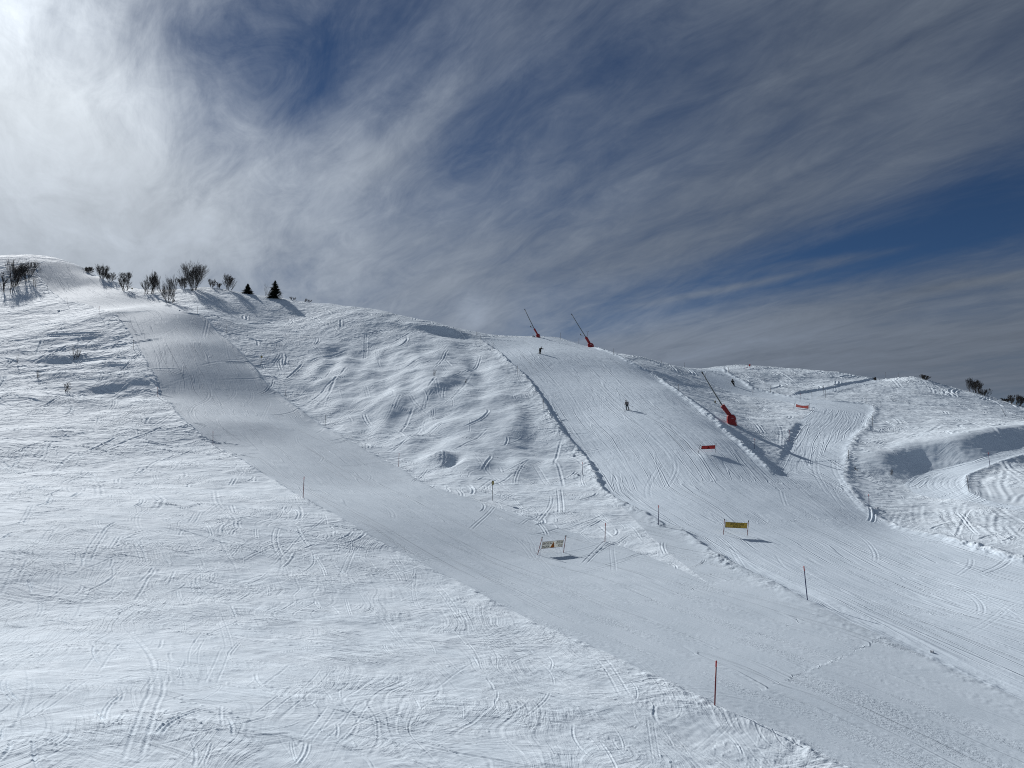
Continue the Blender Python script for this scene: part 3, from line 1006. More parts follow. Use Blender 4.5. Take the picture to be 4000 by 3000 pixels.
# high cloud sheet, streaked along one bearing
inv = g.m('DIVIDE', 1.0, g.add(g.m('MAXIMUM', dz, 0.0), .16))
cx = g.mul(dx, inv)
cy = g.mul(dy, inv)
ca, sa = math.cos(math.radians(-33)), math.sin(math.radians(-33))
cu = g.add(g.mul(cx, sa), g.mul(cy, ca))
cv = g.add(g.mul(cx, ca), g.mul(cy, -sa))
warp = g.noise(g.vec(g.mul(cu, .5), g.mul(cv, .9), 2.0), 1.0, 3, .5)
cv2 = g.add(cv, g.mul(g.m('SUBTRACT', warp, .5), .22))
n_big = g.noise(g.vec(g.mul(cu, .75), g.mul(cv2, 1.35), 0.0), 1.0, 5, .55, .4)
n_str = g.noise(g.vec(g.mul(cu, 1.35), g.mul(cv2, 4.2), 5.0), 1.0, 9, .64, .45)
n_fine = g.noise(g.vec(g.mul(cu, 4.0), g.mul(cv2, 9.0), 9.0), 1.0, 9, .68, 1.0)
dens = g.add(.74, g.mul(g.m('SUBTRACT', n_big, .5), 1.3), g.mul(g.m('SUBTRACT', n_str, .5), .95), g.mul(g.m('SUBTRACT', n_fine, .5), .55))
for px, py, rx, ry, t, k in [
    (1650, 120, 480, 330, 0, -.48), (900, 170, 560, 270, 0, -.32), (1250, 400, 420, 160, -10, -.15), (2500, 100, 500, 300, 30, -.35), (3500, 930, 1000, 130, 12, -.50), (3000, 1080, 700, 90, 12, -.35), (3980, 800, 300, 170, 10, -.3),
    (2300, 1130, 500, 60, 8, -.2), (1700, 430, 520, 90, 40, .30), (60, 620, 480, 560, 0, .5), (3250, 1015, 240, 20, 3, .5), (2950, 1105, 420, 14, 8, .45), (3850, 1095, 200, 16, 4, .35), (3300, 300, 900, 380, 20, .10), (3200, 1400, 1400, 200, 0, .55), (900, 1000, 1200, 260, 0, .35), (1850, 1230, 130, 90, 20, .35)]:
    dens = g.add(dens, g.mul(blob(px, py, rx, ry, t), k))
alpha = g.ramp(dens, -.10, 1.30)
# light scattered through the ice cloud round the sun
dot = g.add(g.mul(dx, sd.x), g.mul(dy, sd.y), g.mul(dz, sd.z))
ang = g.mul(g.m('ARCCOSINE', g.m('MINIMUM', dot, 1.0)), 180 / math.pi)
h1 = g.m('POWER', 2.718, g.mul(ang, -1 / 9.0))
h2 = g.m('POWER', 2.718, g.mul(g.mul(ang, ang), -1 / (30.0 * 30.0)))
lum = g.add(1.65, g.mul(h2, 4.6), g.mul(h1, 8.0), g.mul(blob(2500, 1300, 900, 160, -4), .75), g.mul(blob(1845, 1215, 75, 70, 30), .9))
shade = g.add(.88, g.mul(g.m('SUBTRACT', n_str, .5), .55), g.mul(g.m('SUBTRACT', n_fine, .5), .35))
lum = g.mul(lum, shade)
vm = g.node('ShaderNodeVectorMath', operation='SCALE')
g.l.new(g.mix(g.m('MINIMUM', g.mul(h2, 1.1), 1.0), (.83, 1.0, 1.28, 1), (.96, 1.04, 1.12, 1)), vm.inputs[0])
g.put(vm.inputs['Scale'], lum)
skyc = g.node('ShaderNodeVectorMath', operation='MULTIPLY')
g.l.new(sky.outputs[0], skyc.inputs[0])
skyc.inputs[1].default_value = (.22, .30, .37)
col = g.mix(alpha, skyc.outputs[0], vm.outputs[0])
g.l.new(col, bg.inputs['Color'])
bg.inputs['Strength'].default_value = .1

vs = scene.view_settings
vs.view_transform = 'Standard'
vs.look = 'None'
vs.exposure = 0.0
vs.gamma = 1.0
scene.cycles.max_bounces = 4
scene.cycles.diffuse_bounces = 3
scene.cycles.use_denoising = False
scene.cycles.filter_width = 1.05

# ------------------------------------------------------------------ object helpers
class MB:
    def __init__(s):
        s.v, s.f = [], []

    def quad_strip(s, rings, closed=True, caps=True):
        n = len(rings[0])
        o = len(s.v)
        for r in rings:
            s.v += [tuple(p) for p in r]
        for i in range(len(rings) - 1):
            for j in range(n if closed else n - 1):
                a, b = o + i * n + j, o + i * n + (j + 1) % n
                s.f.append((a, b, b + n, a + n))
        if caps and n > 2:
            s.f.append(tuple(o + j for j in range(n))[::-1])
            s.f.append(tuple(o + (len(rings) - 1) * n + j for j in range(n)))

    def tube(s, path, rad, n=8, caps=True):
        path = [Vector(p) for p in path]
        if not hasattr(rad, '__len__'):
            rad = [rad] * len(path)
        rings = []
        x = None
        for i, p in enumerate(path):
            t = (path[min(i + 1, len(path) - 1)] - path[max(i - 1, 0)]).normalized()
            if x is None:
                x = t.orthogonal().normalized()
            x = (x - t * x.dot(t)).normalized()
            y = t.cross(x)
            rings.append([p + (x * math.cos(2 * math.pi * k / n) + y * math.sin(2 * math.pi * k / n)) * rad[i] for k in range(n)])
        s.quad_strip(rings, True, caps)

    def hull(s, pts_a, pts_b):
        """Solid between two outlines with the same number of points."""
        s.quad_strip([pts_a, pts_b])

    def box(s, c, sx, sy, sz, m=None):
        m = m or Matrix.Identity(3)
        o = Vector(c)
        b = [o + m @ Vector((x * sx / 2, y * sy / 2, -sz / 2)) for x, y in ((-1, -1), (1, -1), (1, 1), (-1, 1))]
        t = [o + m @ Vector((x * sx / 2, y * sy / 2, sz / 2)) for x, y in ((-1, -1), (1, -1), (1, 1), (-1, 1))]
        s.hull(b, t)

    def build(s, name, mat, parent=None, smooth=False, bevel=0.0):
        me = bpy.data.meshes.new(name)
        me.from_pydata(s.v, [], s.f)
        if bevel:
            bm = bmesh.new()
            bm.from_mesh(me)
            bmesh.ops.bevel(bm, geom=[e for e in bm.edges if e.calc_face_angle(0) > .5], offset=bevel, segments=2, affect='EDGES', profile=.5)
            bm.to_mesh(me)
            bm.free()
        me.materials.append(mat)
        if smooth:
            me.polygons.foreach_set('use_smooth', np.ones(len(me.polygons), bool))
        me.update()
        o = bpy.data.objects.new(name, me)
        COL.objects.link(o)
        o.parent = parent
        return o


def tag(o, label, cat, group=None):
    o['label'] = label
    o['category'] = cat
    if group:
        o['group'] = group
    return o


def thing(name, label, cat, loc=(0, 0, 0), group=None):
    o = bpy.data.objects.new(name, None)
    o.empty_display_size = .2
    o.location = loc
    COL.objects.link(o)
    return tag(o, label, cat, group)


def dup(root, label, group=None):
    r = root.copy()
    COL.objects.link(r)
    r['label'] = label
    if group:
        r['group'] = group
    for ch in root.children:
        c = ch.copy()
        COL.objects.link(c)
        c.parent = r
        for gch in ch.children:
            d = gch.copy()
            COL.objects.link(d)
            d.parent = c
    return r


def at_depth(px, py, y):
    a, b = ray(px, py)
    return Vector((a * y, y, b * y + CAMZ))


M_RED = plain('signal_red_paint', (.55, .035, .03), .45)
M_REDPOLE = plain('dark_red_pole', (.22, .02, .025), .5)
M_BLUE = plain('dark_blue_pole', (.02, .035, .12), .5)
M_GREYP = plain('weathered_pole', (.07, .075, .085), .6)
M_STEEL = plain('galvanised_pipe', (.15, .16, .145), .5, .3)
M_DARK = plain('black_rubber', (.012, .012, .014), .6)
M_PAD = plain('red_padding', (.28, .006, .010), .55, 0, .18, 3, .004)
M_WHITE = plain('white_print', (.62, .60, .60), .6)
M_YSIGN = plain('yellow_sign_plate', (.48, .38, .14), .5)
M_BARK = plain('bark', (.05, .044, .040), .9, 0, .3)
M_TWIG = plain('twigs', (.060, .052, .047), .9, 0, .3)
M_NEEDLE = plain('needles', (.020, .030, .018), .8, 0, .5, 4)
M_DEAD = plain('bleached_wood', (.16, .15, .13), .9)


def cloth(name, col, through=.45):
    m, g, p = material(name)
    out = [n for n in g.n if n.type == 'OUTPUT_MATERIAL'][0]
    tc = g.node('ShaderNodeTexCoord').outputs['Object']
    f = g.ramp(g.noise(tc, 9.0, 3, .6), .3, .7)
    c = g.mix(f, tuple(v * .9 for v in col) + (1,), tuple(min(1, v * 1.08) for v in col) + (1,))
    g.put(p.inputs['Base Color'], c)
    p.inputs['Roughness'].default_value = .7
    t = g.node('ShaderNodeBsdfTranslucent')
    g.l.new(c, t.inputs['Color'])
    mx = g.node('ShaderNodeMixShader')
    mx.inputs[0].default_value = through
    g.l.new(p.outputs[0], mx.inputs[1])
    g.l.new(t.outputs[0], mx.inputs[2])
    g.l.new(mx.outputs[0], out.inputs['Surface'])
    return m


M_CWHITE = cloth('white_banner_cloth', (.82, .82, .77))
M_CYELLOW = cloth('yellow_banner_cloth', (.50, .40, .11))
M_CRED = cloth('red_banner_mesh', (.55, .09, .08))
M_CGREY = cloth('grey_banner_cloth', (.30, .33, .38))
M_INK = cloth('black_lettering', (.05, .05, .05), .2)
M_INKY = cloth('faded_lettering', (.22, .17, .04), .3)
M_INKR = cloth('dark_red_lettering', (.30, .055, .05), .3)
M_ORANGE = cloth('orange_triangle', (.68, .24, .03))
M_TRIR = cloth('crimson_triangle', (.36, .012, .012))
M_HEMB = plain('brown_hem', (.20, .09, .06), .7)
M_HEMK = plain('black_hem', (.05, .045, .03), .7)
M_HEMR = plain('maroon_hem', (.10, .015, .02), .7)
M_ROPE = plain('cord', (.16, .10, .09), .8)

# ------------------------------------------------------------------ marker poles
def pole_proto(shaft, tip, rad):
    root = thing('marker_pole', '', 'pole')
    m = MB()
    m.tube([(0, 0, -.45), (0, 0, 1.72)], rad, 8)
    m.build('shaft', shaft, root, True)
    m = MB()
    m.tube([(0, 0, 1.72), (0, 0, 1.98), (0, 0, 2.0)], [rad * 1.08, rad * 1.08, rad * .5], 8)
    m.build('tip', tip, root, True)
    return root


PROTO = {'r': pole_proto(M_REDPOLE, M_RED, .032), 'b': pole_proto(M_BLUE, M_RED, .034), 'g': pole_proto(M_GREYP, M_GREYP, .036)}
USED = set()
POLES = [
    (2792, 2755, 2798, 2580, 'r', 'tall red marker pole standing nearest the viewer, at the piste edge'),
    (3154, 2344, 3140, 2211, 'b', 'blue marker pole with red tip, leaning left on the ridge between the two runs'),
    (2363, 2117, 2365, 2042, 'r', 'red marker pole just right of the white slow-down banner'),
    (2572, 2051, 2573, 1973, 'b', 'blue marker pole with a red tip, between the white and the yellow banner'),
    (1184, 1945, 1188, 1861, 'r', 'red marker pole left of the white banner, on the left edge of the long run'),
    (832, 1738, 832, 1684, 'r', 'small red marker pole halfway up the left edge of the long run'),
    (616, 1550, 616, 1511, 'r', 'red marker pole beside the shaded hollow left of the long run'),
    (522, 1365, 521, 1326, 'g', 'thin grey marker pole at the steep pitch, right of the leafless saplings'),
    (387, 1226, 388, 1196, 'r', 'reddish marker pole on the churned edge of the snowy shelf below the summit'),
    (263, 1185, 261, 1159, 'g', 'grey marker pole left of the summit run, second down from the tree clump'),
    (185, 1129, 184, 1106, 'g', 'grey marker pole beside two thin saplings at the summit run'),
    (564, 1154, 564, 1133, 'g', 'small grey marker pole between the round sign and the twin bare trees'),
    (771, 1225, 771, 1197, 'g', 'grey marker pole at the brink of the steep pitch, below the big clump'),
    (884, 1300, 884, 1272, 'g', 'grey marker pole on the dark dip right of the steep pitch'),
    (1115, 1545, 1118, 1510, 'g', 'grey marker pole leaning slightly right, below the round yellow sign'),
    (1270, 1665, 1271, 1623, 'g', 'grey marker pole on the right edge of the long run, under the mound field'),
    (1557, 1823, 1559, 1769, 'r', 'dark red marker pole left of the scooped hole in the mound field'),
    (1862, 1311, 1862, 1295, 'g', 'tiny pole stub poking over the crest left of the bowl run'),
    (1875, 1340, 1876, 1309, 'g', 'grey marker pole topmost on the bank along the left of the bowl run'),
    (1925, 1371, 1926, 1339, 'g', 'grey marker pole beside a round snow lump on the bowl run bank'),
    (2023, 1464, 2022, 1428, 'g', 'grey marker pole third from the top of the bowl run bank'),
    (2122, 1595, 2122, 1558, 'g', 'grey marker pole halfway down the bowl run bank'),
    (2276, 1855, 2276, 1805, 'b', 'blue marker pole at the foot of the bowl run bank'),
    (2189, 1324, 2189, 1299, 'g', 'grey marker pole on the skyline right of the first snow lance'),
    (2261, 1341, 2261, 1321, 'g', 'grey marker pole on the skyline left of the second snow lance'),
    (2397, 1385, 2397, 1361, 'g', 'grey marker pole on the ridge right of the second snow lance'),
    (2583, 1417, 2583, 1408, 'g', 'pole tip barely showing over the falling skyline ridge'),
    (2673, 1436, 2673, 1416, 'g', 'grey marker pole where the ridge meets the far rounded hill'),
    (2650, 1527, 2650, 1501, 'g', 'grey marker pole behind the bright berm of the bowl run'),
    (2756, 1483, 2755, 1459, 'g', 'grey marker pole touching the tip of the third snow lance'),
    (2846, 1454, 2846, 1434, 'g', 'grey marker pole at the top of the link run, above the dark distant skier'),
    (2920, 1437, 2918, 1415, 'g', 'grey marker pole on the far hilltop beside the small red flag'),
    (2941, 1544, 2941, 1515, 'g', 'grey marker pole in the middle of the link run, right of the dark distant skier'),
    (3009, 1534, 3011, 1504, 'g', 'grey marker pole on the bright berm above the link run'),
    (3125, 1570, 3126, 1537, 'b', 'red-tipped marker pole right above the sagging red banner'),
    (3172, 1556, 3171, 1529, 'g', 'grey marker pole where the traverse path joins the link run'),
    (3216, 1536, 3217, 1505, 'g', 'grey marker pole in front of the shaded bank of the traverse path'),
    (3225, 1554, 3224, 1525, 'g', 'grey marker pole on the lower side of the traverse path'),
    (3082, 1725, 3083, 1679, 'r', 'red marker pole by the dark shaded bank of the link run'),
    (2947, 1753, 2948, 1713, 'b', 'short dark blue marker pole in the gully below the third snow lance'),
    (3383, 1577, 3383, 1547, 'g', 'grey marker pole at the outer bend of the link run'),
    (3407, 1666, 3409, 1625, 'g', 'dark marker pole just below the bend of the link run'),
    (3315, 1791, 3314, 1757, 'g', 'grey marker pole on the link run berm, above the dark rough bank'),
    (3461, 1480, 3459, 1454, 'g', 'left one of two marker poles on the right-hand hilltop'),
    (3509, 1473, 3508, 1455, 'g', 'right one of two marker poles on the right-hand hilltop'),
    (3930, 1628, 3912, 1594, 'g', 'thin pole tipped over to the left on the right-hand hill'),
    (3867, 1821, 3860, 1767, 'b', 'dark marker pole on the outer edge of the right-hand snow path'),
    (3786, 1922, 3776, 1857, 'g', 'grey pole leaning left at the inner bend of the right-hand snow path'),
    (3395, 1979, 3393, 1931, 'b', 'blue marker pole at the foot of the link run, left of the tracked bank'),
]
for bx, by, tx, ty, k, label in POLES:
    b = spot(bx, by)
    top = at_depth(tx, ty, b.y)
    if k in USED:
        o = dup(PROTO[k], label)
    else:
        o = PROTO[k]
        USED.add(k)
    o['label'] = label
    o['group'] = 'piste marker poles'
    d = top - b
    o.location = b
    o.rotation_mode = 'QUATERNION'
    o.rotation_quaternion = d.to_track_quat('Z', 'Y')
    sc_ = d.length / 2.0
    o.scale = (1, 1, max(sc_, .25))

# ------------------------------------------------------------------ round signs on posts
def round_sign(bx, by, tx, ty, turn, label, mat, rad=.26):
    b = spot(bx, by)
    t = at_depth(tx, ty, b.y)
    root = thing('round_sign', label, 'sign', b, 'round piste signs on posts')
    d = t - b
    m = MB()
    m.tube([(0, 0, -.4), tuple(d + Vector((0, 0, rad * .6)))], .03, 8)
    m.build('post', M_GREYP, root, True)
    c = d + Vector((0, 0, 0))
    q = Matrix.Rotation(math.radians(turn), 3, 'Z')
    n = 28
    ring = lambda y, r: [c + q @ Vector((math.cos(2 * math.pi * k / n) * r, y, math.sin(2 * math.pi * k / n) * r)) for k in range(n)]
    m = MB()
    m.quad_strip([ring(-.05, rad), ring(-.035, rad)])
    plate = m.build('plate', mat, root)
    m = MB()
    m.quad_strip([ring(-.055, rad * 1.03), ring(-.03, rad * 1.03), ring(-.03, rad * .9), ring(-.055, rad * .9), ring(-.055, rad * 1.03)], True, False)
    m.build('rim', M_DARK, plate)
    m = MB()
    m.box(c + q @ Vector((0, -.053, rad * .55)), rad * .5, .006, rad * .3, q)
    m.build('mark', M_DARK, plate)
    m = MB()
    m.box(c + q @ Vector((0, -.053, -rad * .1)), rad * .22, .006, rad * .7, q)
    m.build('mark', M_DARK, plate)
    return root


round_sign(1923, 1955, 1924, 1886, 58, 'yellowish sign turned side-on on a tall post, nearest of the round signs', M_YSIGN)
round_sign(1018, 1430, 1022, 1394, 10, 'round yellowish sign on a thin post right of the steep pitch', M_YSIGN, .24)
round_sign(517, 1149, 516, 1127, 15, 'round yellowish sign on a post right of the lone split-stem tree', M_YSIGN, .24)
round_sign(680, 1203, 680, 1173, 70, 'dark side-on sign on a post beside the spreading V-shaped tree', M_GREYP, .24)

# ------------------------------------------------------------------ banners
def text_mesh(txt, u0, u1, v0, v1):
    """Mirrored lettering (the banner is seen from behind) as flat outlines in banner coordinates."""
    cu = bpy.data.curves.new('lettering', 'FONT')
    cu.body = txt
    cu.resolution_u = 3
    cu.extrude = .004
    cu.offset = .012
    o = bpy.data.objects.new('lettering', cu)
    COL.objects.link(o)
    bpy.context.view_layer.update()
    me = bpy.data.meshes.new_from_object(o.evaluated_get(bpy.context.evaluated_depsgraph_get()))
    bpy.data.objects.remove(o)
    n = len(me.vertices)
    co = np.empty(n * 3, np.float32)
    me.vertices.foreach_get('co', co)
    co = co.reshape(-1, 3)
    lo, hi = co.min(0), co.max(0)
    u = u1 - (co[:, 0] - lo[0]) / (hi[0] - lo[0]) * (u1 - u0)
    v = v0 + (co[:, 1] - lo[1]) / (hi[1] - lo[1]) * (v1 - v0)
    w = np.sign(co[:, 2]) * .007
    faces = [tuple(p.vertices) for p in me.polygons]
    bpy.data.meshes.remove(me)
    return np.stack([u, v, w], 1), faces


def banner(label, posts, corners, mats, words, tri=None, sag=0.0, group='slow-down banners on two posts', name='slow_banner', thick=.028):
    cm, hm, im, tm, pm = mats
    (lb, lt), (rb, rt) = posts
    L, Rr = spot(*lb), spot(*rb)
    root = thing(name, label, 'banner', (L + Rr) / 2, group)
    o0 = (L + Rr) / 2
    yl, yr = L.y, Rr.y
    dep = lambda px: yl + (yr - yl) * (px - lb[0]) / (rb[0] - lb[0])
    C = [at_depth(x, y, dep(x)) - o0 for x, y in corners]      # top left, top right, bottom right, bottom left
    nrm = (C[1] - C[0]).cross(C[3] - C[0]).normalized()
    H = (C[0] - C[3]).length

    def P(u, v, w=0.0):
        top = C[0].lerp(C[1], u)
        bot = C[3].lerp(C[2], u)
        bow = 4 * u * (1 - u)
        p = bot.lerp(top, v)
        p = p - Vector((0, 0, 1)) * sag * H * bow * v - nrm * .05 * bow
        return p + nrm * w
    for base, top in ((L, at_depth(*lt, L.y)), (Rr, at_depth(*rt, Rr.y))):
        a, b = base - o0, top - o0
        m = MB()
        m.tube([a - (b - a).normalized() * .35, b], thick, 8)
        post = m.build('post', pm, root, True)
        m = MB()
        d = (b - a).normalized()
        m.tube([b - d * .05, b + d * .06, b + d * .08], [thick * 1.5, thick * 1.5, thick * .6], 8)
        m.build('cap', M_DARK, post, True)
    nu, nv = 24, 4
    m = MB()
    front = [[P(i / nu, j / nv, .003) for j in range(nv + 1)] + [P(i / nu, j / nv, -.003) for j in range(nv, -1, -1)] for i in range(nu + 1)]
    m.quad_strip(front)
    pan = m.build('panel', cm, root, False)
    m = MB()
    e = H * .028
    m.tube([P(i / nu, 1) for i in range(nu + 1)], e, 6)
    m.tube([P(i / nu, 0) for i in range(nu + 1)], e, 6)
    m.tube([P(0, 0), P(0, 1)], e, 6)
    m.tube([P(1, 0), P(1, 1)], e, 6)
    m.build('hem', hm, pan)
    if words:
        for txt, u0, u1, v0, v1 in words:
            m = MB()
            uv, fs = text_mesh(txt, u0, u1, v0, v1)
            o = len(m.v)
            m.v += [tuple(P(float(a), float(b), float(c))) for a, b, c in uv]
            m.f += [tuple(o + k for k in f) for f in fs]
            m.build('lettering', im, pan)
    if tri:
        m = MB()
        u0, ua, u1, v0, v1 = tri
        a = [P(u0, v0, .008), P(u1, v0, .008), P(ua, v1, .008)]
        b = [P(u0, v0, -.008), P(u1, v0, -.008), P(ua, v1, -.008)]
        m.hull(a, b)
        tr = m.build('warning_triangle', tm, pan)
        if im is M_INK:
            m = MB()
            shape = [(-.022, .10), (-.006, .34), (-.012, .48), (0, .62), (.010, .48), (.006, .34), (.020, .10), (.002, .26)]
            m.hull([P(ua + .004 + a_, b_, .011) for a_, b_ in shape], [P(ua + .004 + a_, b_, -.011) for a_, b_ in shape])
            m.build('pictogram', M_HEMB, tr)
    ends_ = [(lt, L, lb), (rt, Rr, rb)]
    for (tp, base, bp), u in zip(ends_, (0, 1)):
        t = at_depth(*tp, base.y) - o0
        low = (base - o0).lerp(t, .22 if name == 'slow_banner' else .3)
        for q_ in ([t, P(u, 1)], [low, P(u, 0)]):
            m = MB()
            m.tube(q_, .012, 5)
            m.build('cord', M_ROPE, root)
    return root


SLOWW = [('RALLENTARE', .025, .455, .55, .90), ('LANGSAM', .02, .365, .08, .43), ('RALENTIR', .655, .975, .55, .90), ('SLOW', .76, .965, .08, .43)]
banner('white slow-down banner with black mirrored lettering and an orange triangle', [((2100, 2166.6), (2117.6, 2100)), ((2201, 2158), (2210.6, 2093))],
       [(2120, 2117), (2201.4, 2109.4), (2196, 2134.8), (2115.5, 2143)], (M_CWHITE, M_HEMB, M_INK, M_ORANGE, M_REDPOLE), SLOWW, (.40, .525, .60, .04, .92))
banner('yellow slow-down banner with faded mirrored lettering, standing on the bowl run', [((2825.4, 2088.6), (2830.5, 2030)), ((2919.2, 2091.8), (2924.2, 2035.7))],
       [(2834, 2039), (2919.7, 2043.4), (2917, 2064), (2832.7, 2060)], (M_CYELLOW, M_HEMK, M_INKY, M_INKY, M_REDPOLE), [('RALENTIR', .20, .83, .50, .90), ('SLOW', .33, .70, .08, .46)])
banner('taut red mesh banner with a dark triangle, on a snow heap beside the bowl run', [((2726.5, 1771.5), (2735.5, 1739)), ((2795.5, 1767.7), (2797.2, 1734))],
       [(2741, 1742), (2794, 1739), (2792.7, 1752.8), (2739, 1754.7)], (M_CRED, M_HEMR, M_INKR, M_TRIR, M_GREYP), SLOWW, (.39, .51, .62, .04, .94))
banner('sagging red banner with a dark triangle, at the bend of the link run', [((3099.4, 1594.7), (3106, 1570.9)), ((3163.6, 1604.8), (3162, 1577.4))],
       [(3110.4, 1578.3), (3158.7, 1583.2), (3158, 1596.4), (3108.8, 1589.8)], (M_CRED, M_HEMR, M_INKR, M_TRIR, M_GREYP), SLOWW, (.40, .50, .60, .04, .94), .32)
banner('small dark grey banner tilted on the skyline left of the first snow lance', [((2080.7, 1317.6), (2081.5, 1304)), ((2090, 1318), (2090, 1311.5))],
       [(2082.2, 1309.5), (2089.4, 1313.9), (2089, 1317.2), (2081.8, 1314.6)], (M_CGREY, M_HEMK, M_INK, M_INK, M_GREYP), None)

b = spot(2925, 1438)
fl = thing('small_flag', 'small red flag board with a white foot on the far hilltop', 'flag', b)
m = MB()
m.tube([(0, 0, -.3), (0, 0, 1.25)], .03, 8)
m.build('post', M_GREYP, fl, True)
m = MB()
m.box((.26, 0, .82), .48, .02, .56, Matrix.Rotation(.05, 3, 'Y'))
m.build('panel', M_RED, fl)
m = MB()
m.box((.26, 0, .44), .42, .022, .14)
m.build('lower_panel', M_WHITE, fl)

# ------------------------------------------------------------------ snow lances
def snow_lance(label, base_px, elbow_px, padtop_px, tip_px, width_px, base_h_px, wind=False, disc=True):
    """Red padded foot, red padded sleeve, thin pipe with a dark nozzle head."""
    b = spot(*base_px)
    y = b.y
    k = y / FPX
    root = thing('snow_lance', label, 'snow lance', b, 'red snow lances')
    L = lambda p, dy=0.0: at_depth(*p, y) - b + Vector((0, dy, 0))
    el, pt, tip = L(elbow_px), L(padtop_px), L(tip_px)
    # tilt a little towards the piste so that the pipe does not lie flat in one plane
    pt = pt + Vector((0, -.15, 0))
    tip = tip + Vector((0, -.6, 0))
    W = width_px * k
    Hb = base_h_px * k
    lean = (el - Vector((0, 0, Hb)))
    m = MB()

    def octo(cx, z, wx, wy, cut, dy=0.0):
        pts = [(-wx + cut, -wy), (wx - cut, -wy), (wx, -wy + cut), (wx, wy - cut), (wx - cut, wy), (-wx + cut, wy), (-wx, wy - cut), (-wx, -wy + cut)]
        return [Vector((cx + x, dy + yy, z)) for x, yy in pts]
    rise = 1.0
    sh = el.x * .55
    m.quad_strip([octo(sh * -.55, -.55, W * .50, W * .36, W * .14), octo(sh * .25, Hb * .55, W * .50, W * .36, W * .14), octo(sh * .62, Hb * .84, W * .44, W * .34, W * .14), octo(sh, Hb * 1.0, W * .28, W * .26, W * .09)])
    base = m.build('base_padding', M_PAD, root, False, .03)
    m = MB()
    m.box(Vector((sh * .25 + W * .02, -W * .37, Hb * .60)), W * .24, .012, .05)
    m.build('printed_mark', M_WHITE, base)
    m = MB()
    m.box(Vector((sh * .25 + W * .34, -W * .37, Hb * .30)), .06, .012, Hb * .28)
    m.build('printed_mark', M_WHITE, base)
    # sleeve
    d = (pt - el).normalized()
    x = Vector((0, 1, 0)).cross(d).normalized()
    yv = d.cross(x)
    hw, hd = W * .20, W * .20

    def rect(c, a, bb, ct):
        pts = [(-a + ct, -bb), (a - ct, -bb), (a, -bb + ct), (a, bb - ct), (a - ct, bb), (-a + ct, bb), (-a, bb - ct), (-a, -bb + ct)]
        return [c + x * p + yv * q for p, q in pts]
    low = Vector((sh, 0, Hb * .80))
    m = MB()
    m.quad_strip([rect(low, hw * .95, hd, .06), rect(low.lerp(pt, .35), hw * .95, hd, .06), rect(pt, hw * 1.12, hd * 1.1, .07)])
    m.build('sleeve_padding', M_PAD, root, False, .02)
    for t in (.30, .62, .93):
        m = MB()
        c = low.lerp(pt, t)
        f = 1.03 + .12 * t
        m.quad_strip([rect(c - d * .03, hw * f, hd * f, .06), rect(c + d * .03, hw * f, hd * f, .06)])
        m.build('strap', M_REDPOLE, root)
    m = MB()
    d2 = (tip - pt).normalized()
    m.tube([pt - d2 * .4, pt.lerp(tip, .5) - Vector((0, 0, .06)), tip], [.105, .095, .075], 10)
    m.build('pipe', M_STEEL, root, True)
    m = MB()
    m.tube([tip - d2 * .12, tip + d2 * .10, tip + d2 * .16, tip + d2 * .34, tip + d2 * .38], [.07, .11, .12, .11, .06], 10)
    m.build('nozzle_head', M_DARK, root, True)
    if disc:
        c = pt.lerp(tip, .12) + Vector((-.95 * W * .65, -.25, -.05))
        m = MB()
        n = 20
        q = Matrix.Rotation(math.radians(55), 3, 'Z')
        ring = lambda yy, r: [c + q @ Vector((math.cos(2 * math.pi * i / n) * r * .8, yy, math.sin(2 * math.pi * i / n) * r)) for i in range(n)]
        m.quad_strip([ring(-.10, .17), ring(-.07, .24), ring(.07, .24), ring(.10, .17)])
        drum = m.build('side_disc', M_STEEL, root, True)  # plain drum-shaped disc beside the pipe, gives no light
        m = MB()
        m.quad_strip([ring(-.112, .15), ring(-.104, .15)])
        m.build('lens', M_YSIGN, drum)  # flat round face of the disc, no glass
        m = MB()
        m.tube([c + Vector((0, 0, -.2)), c.lerp(pt.lerp(tip, .05), .6) + Vector((0, 0, -.2)), pt.lerp(tip, .06)], .03, 6)
        m.build('bracket', M_GREYP, root)
    if wind:
        a = pt.lerp(tip, .03)
        s = a + Vector((.55, -.05, .15))
        t = s + Vector((.06, 0, 1.0))
        m = MB()
        m.tube([a, s, t], .035, 6)
        m.tube([t + Vector((-.22, 0, .05)), t + Vector((.28, 0, .12))], .02, 6)
        for dxx in (-.22, .28):
            m.tube([t + Vector((dxx, 0, .02)), t + Vector((dxx, 0, .20))], [.07, .05], 8)
        m.build('anemometer', M_GREYP, root)
    return root


snow_lance('nearest and largest red snow lance, in the gully beside the bowl run', (2858, 1656), (2852, 1622), (2820.6, 1584), (2742, 1461), 34, 36)
snow_lance('red snow lance on the ridge with a forked wind gauge on its pipe', (2308, 1356), (2301, 1341), (2288, 1317), (2234, 1232), 23, 16, True)
snow_lance('red snow lance farthest away, on the flat crest beside a tilted grey banner', (2102.5, 1318), (2098, 1304), (2086.5, 1284), (2051, 1213), 15.5, 14)

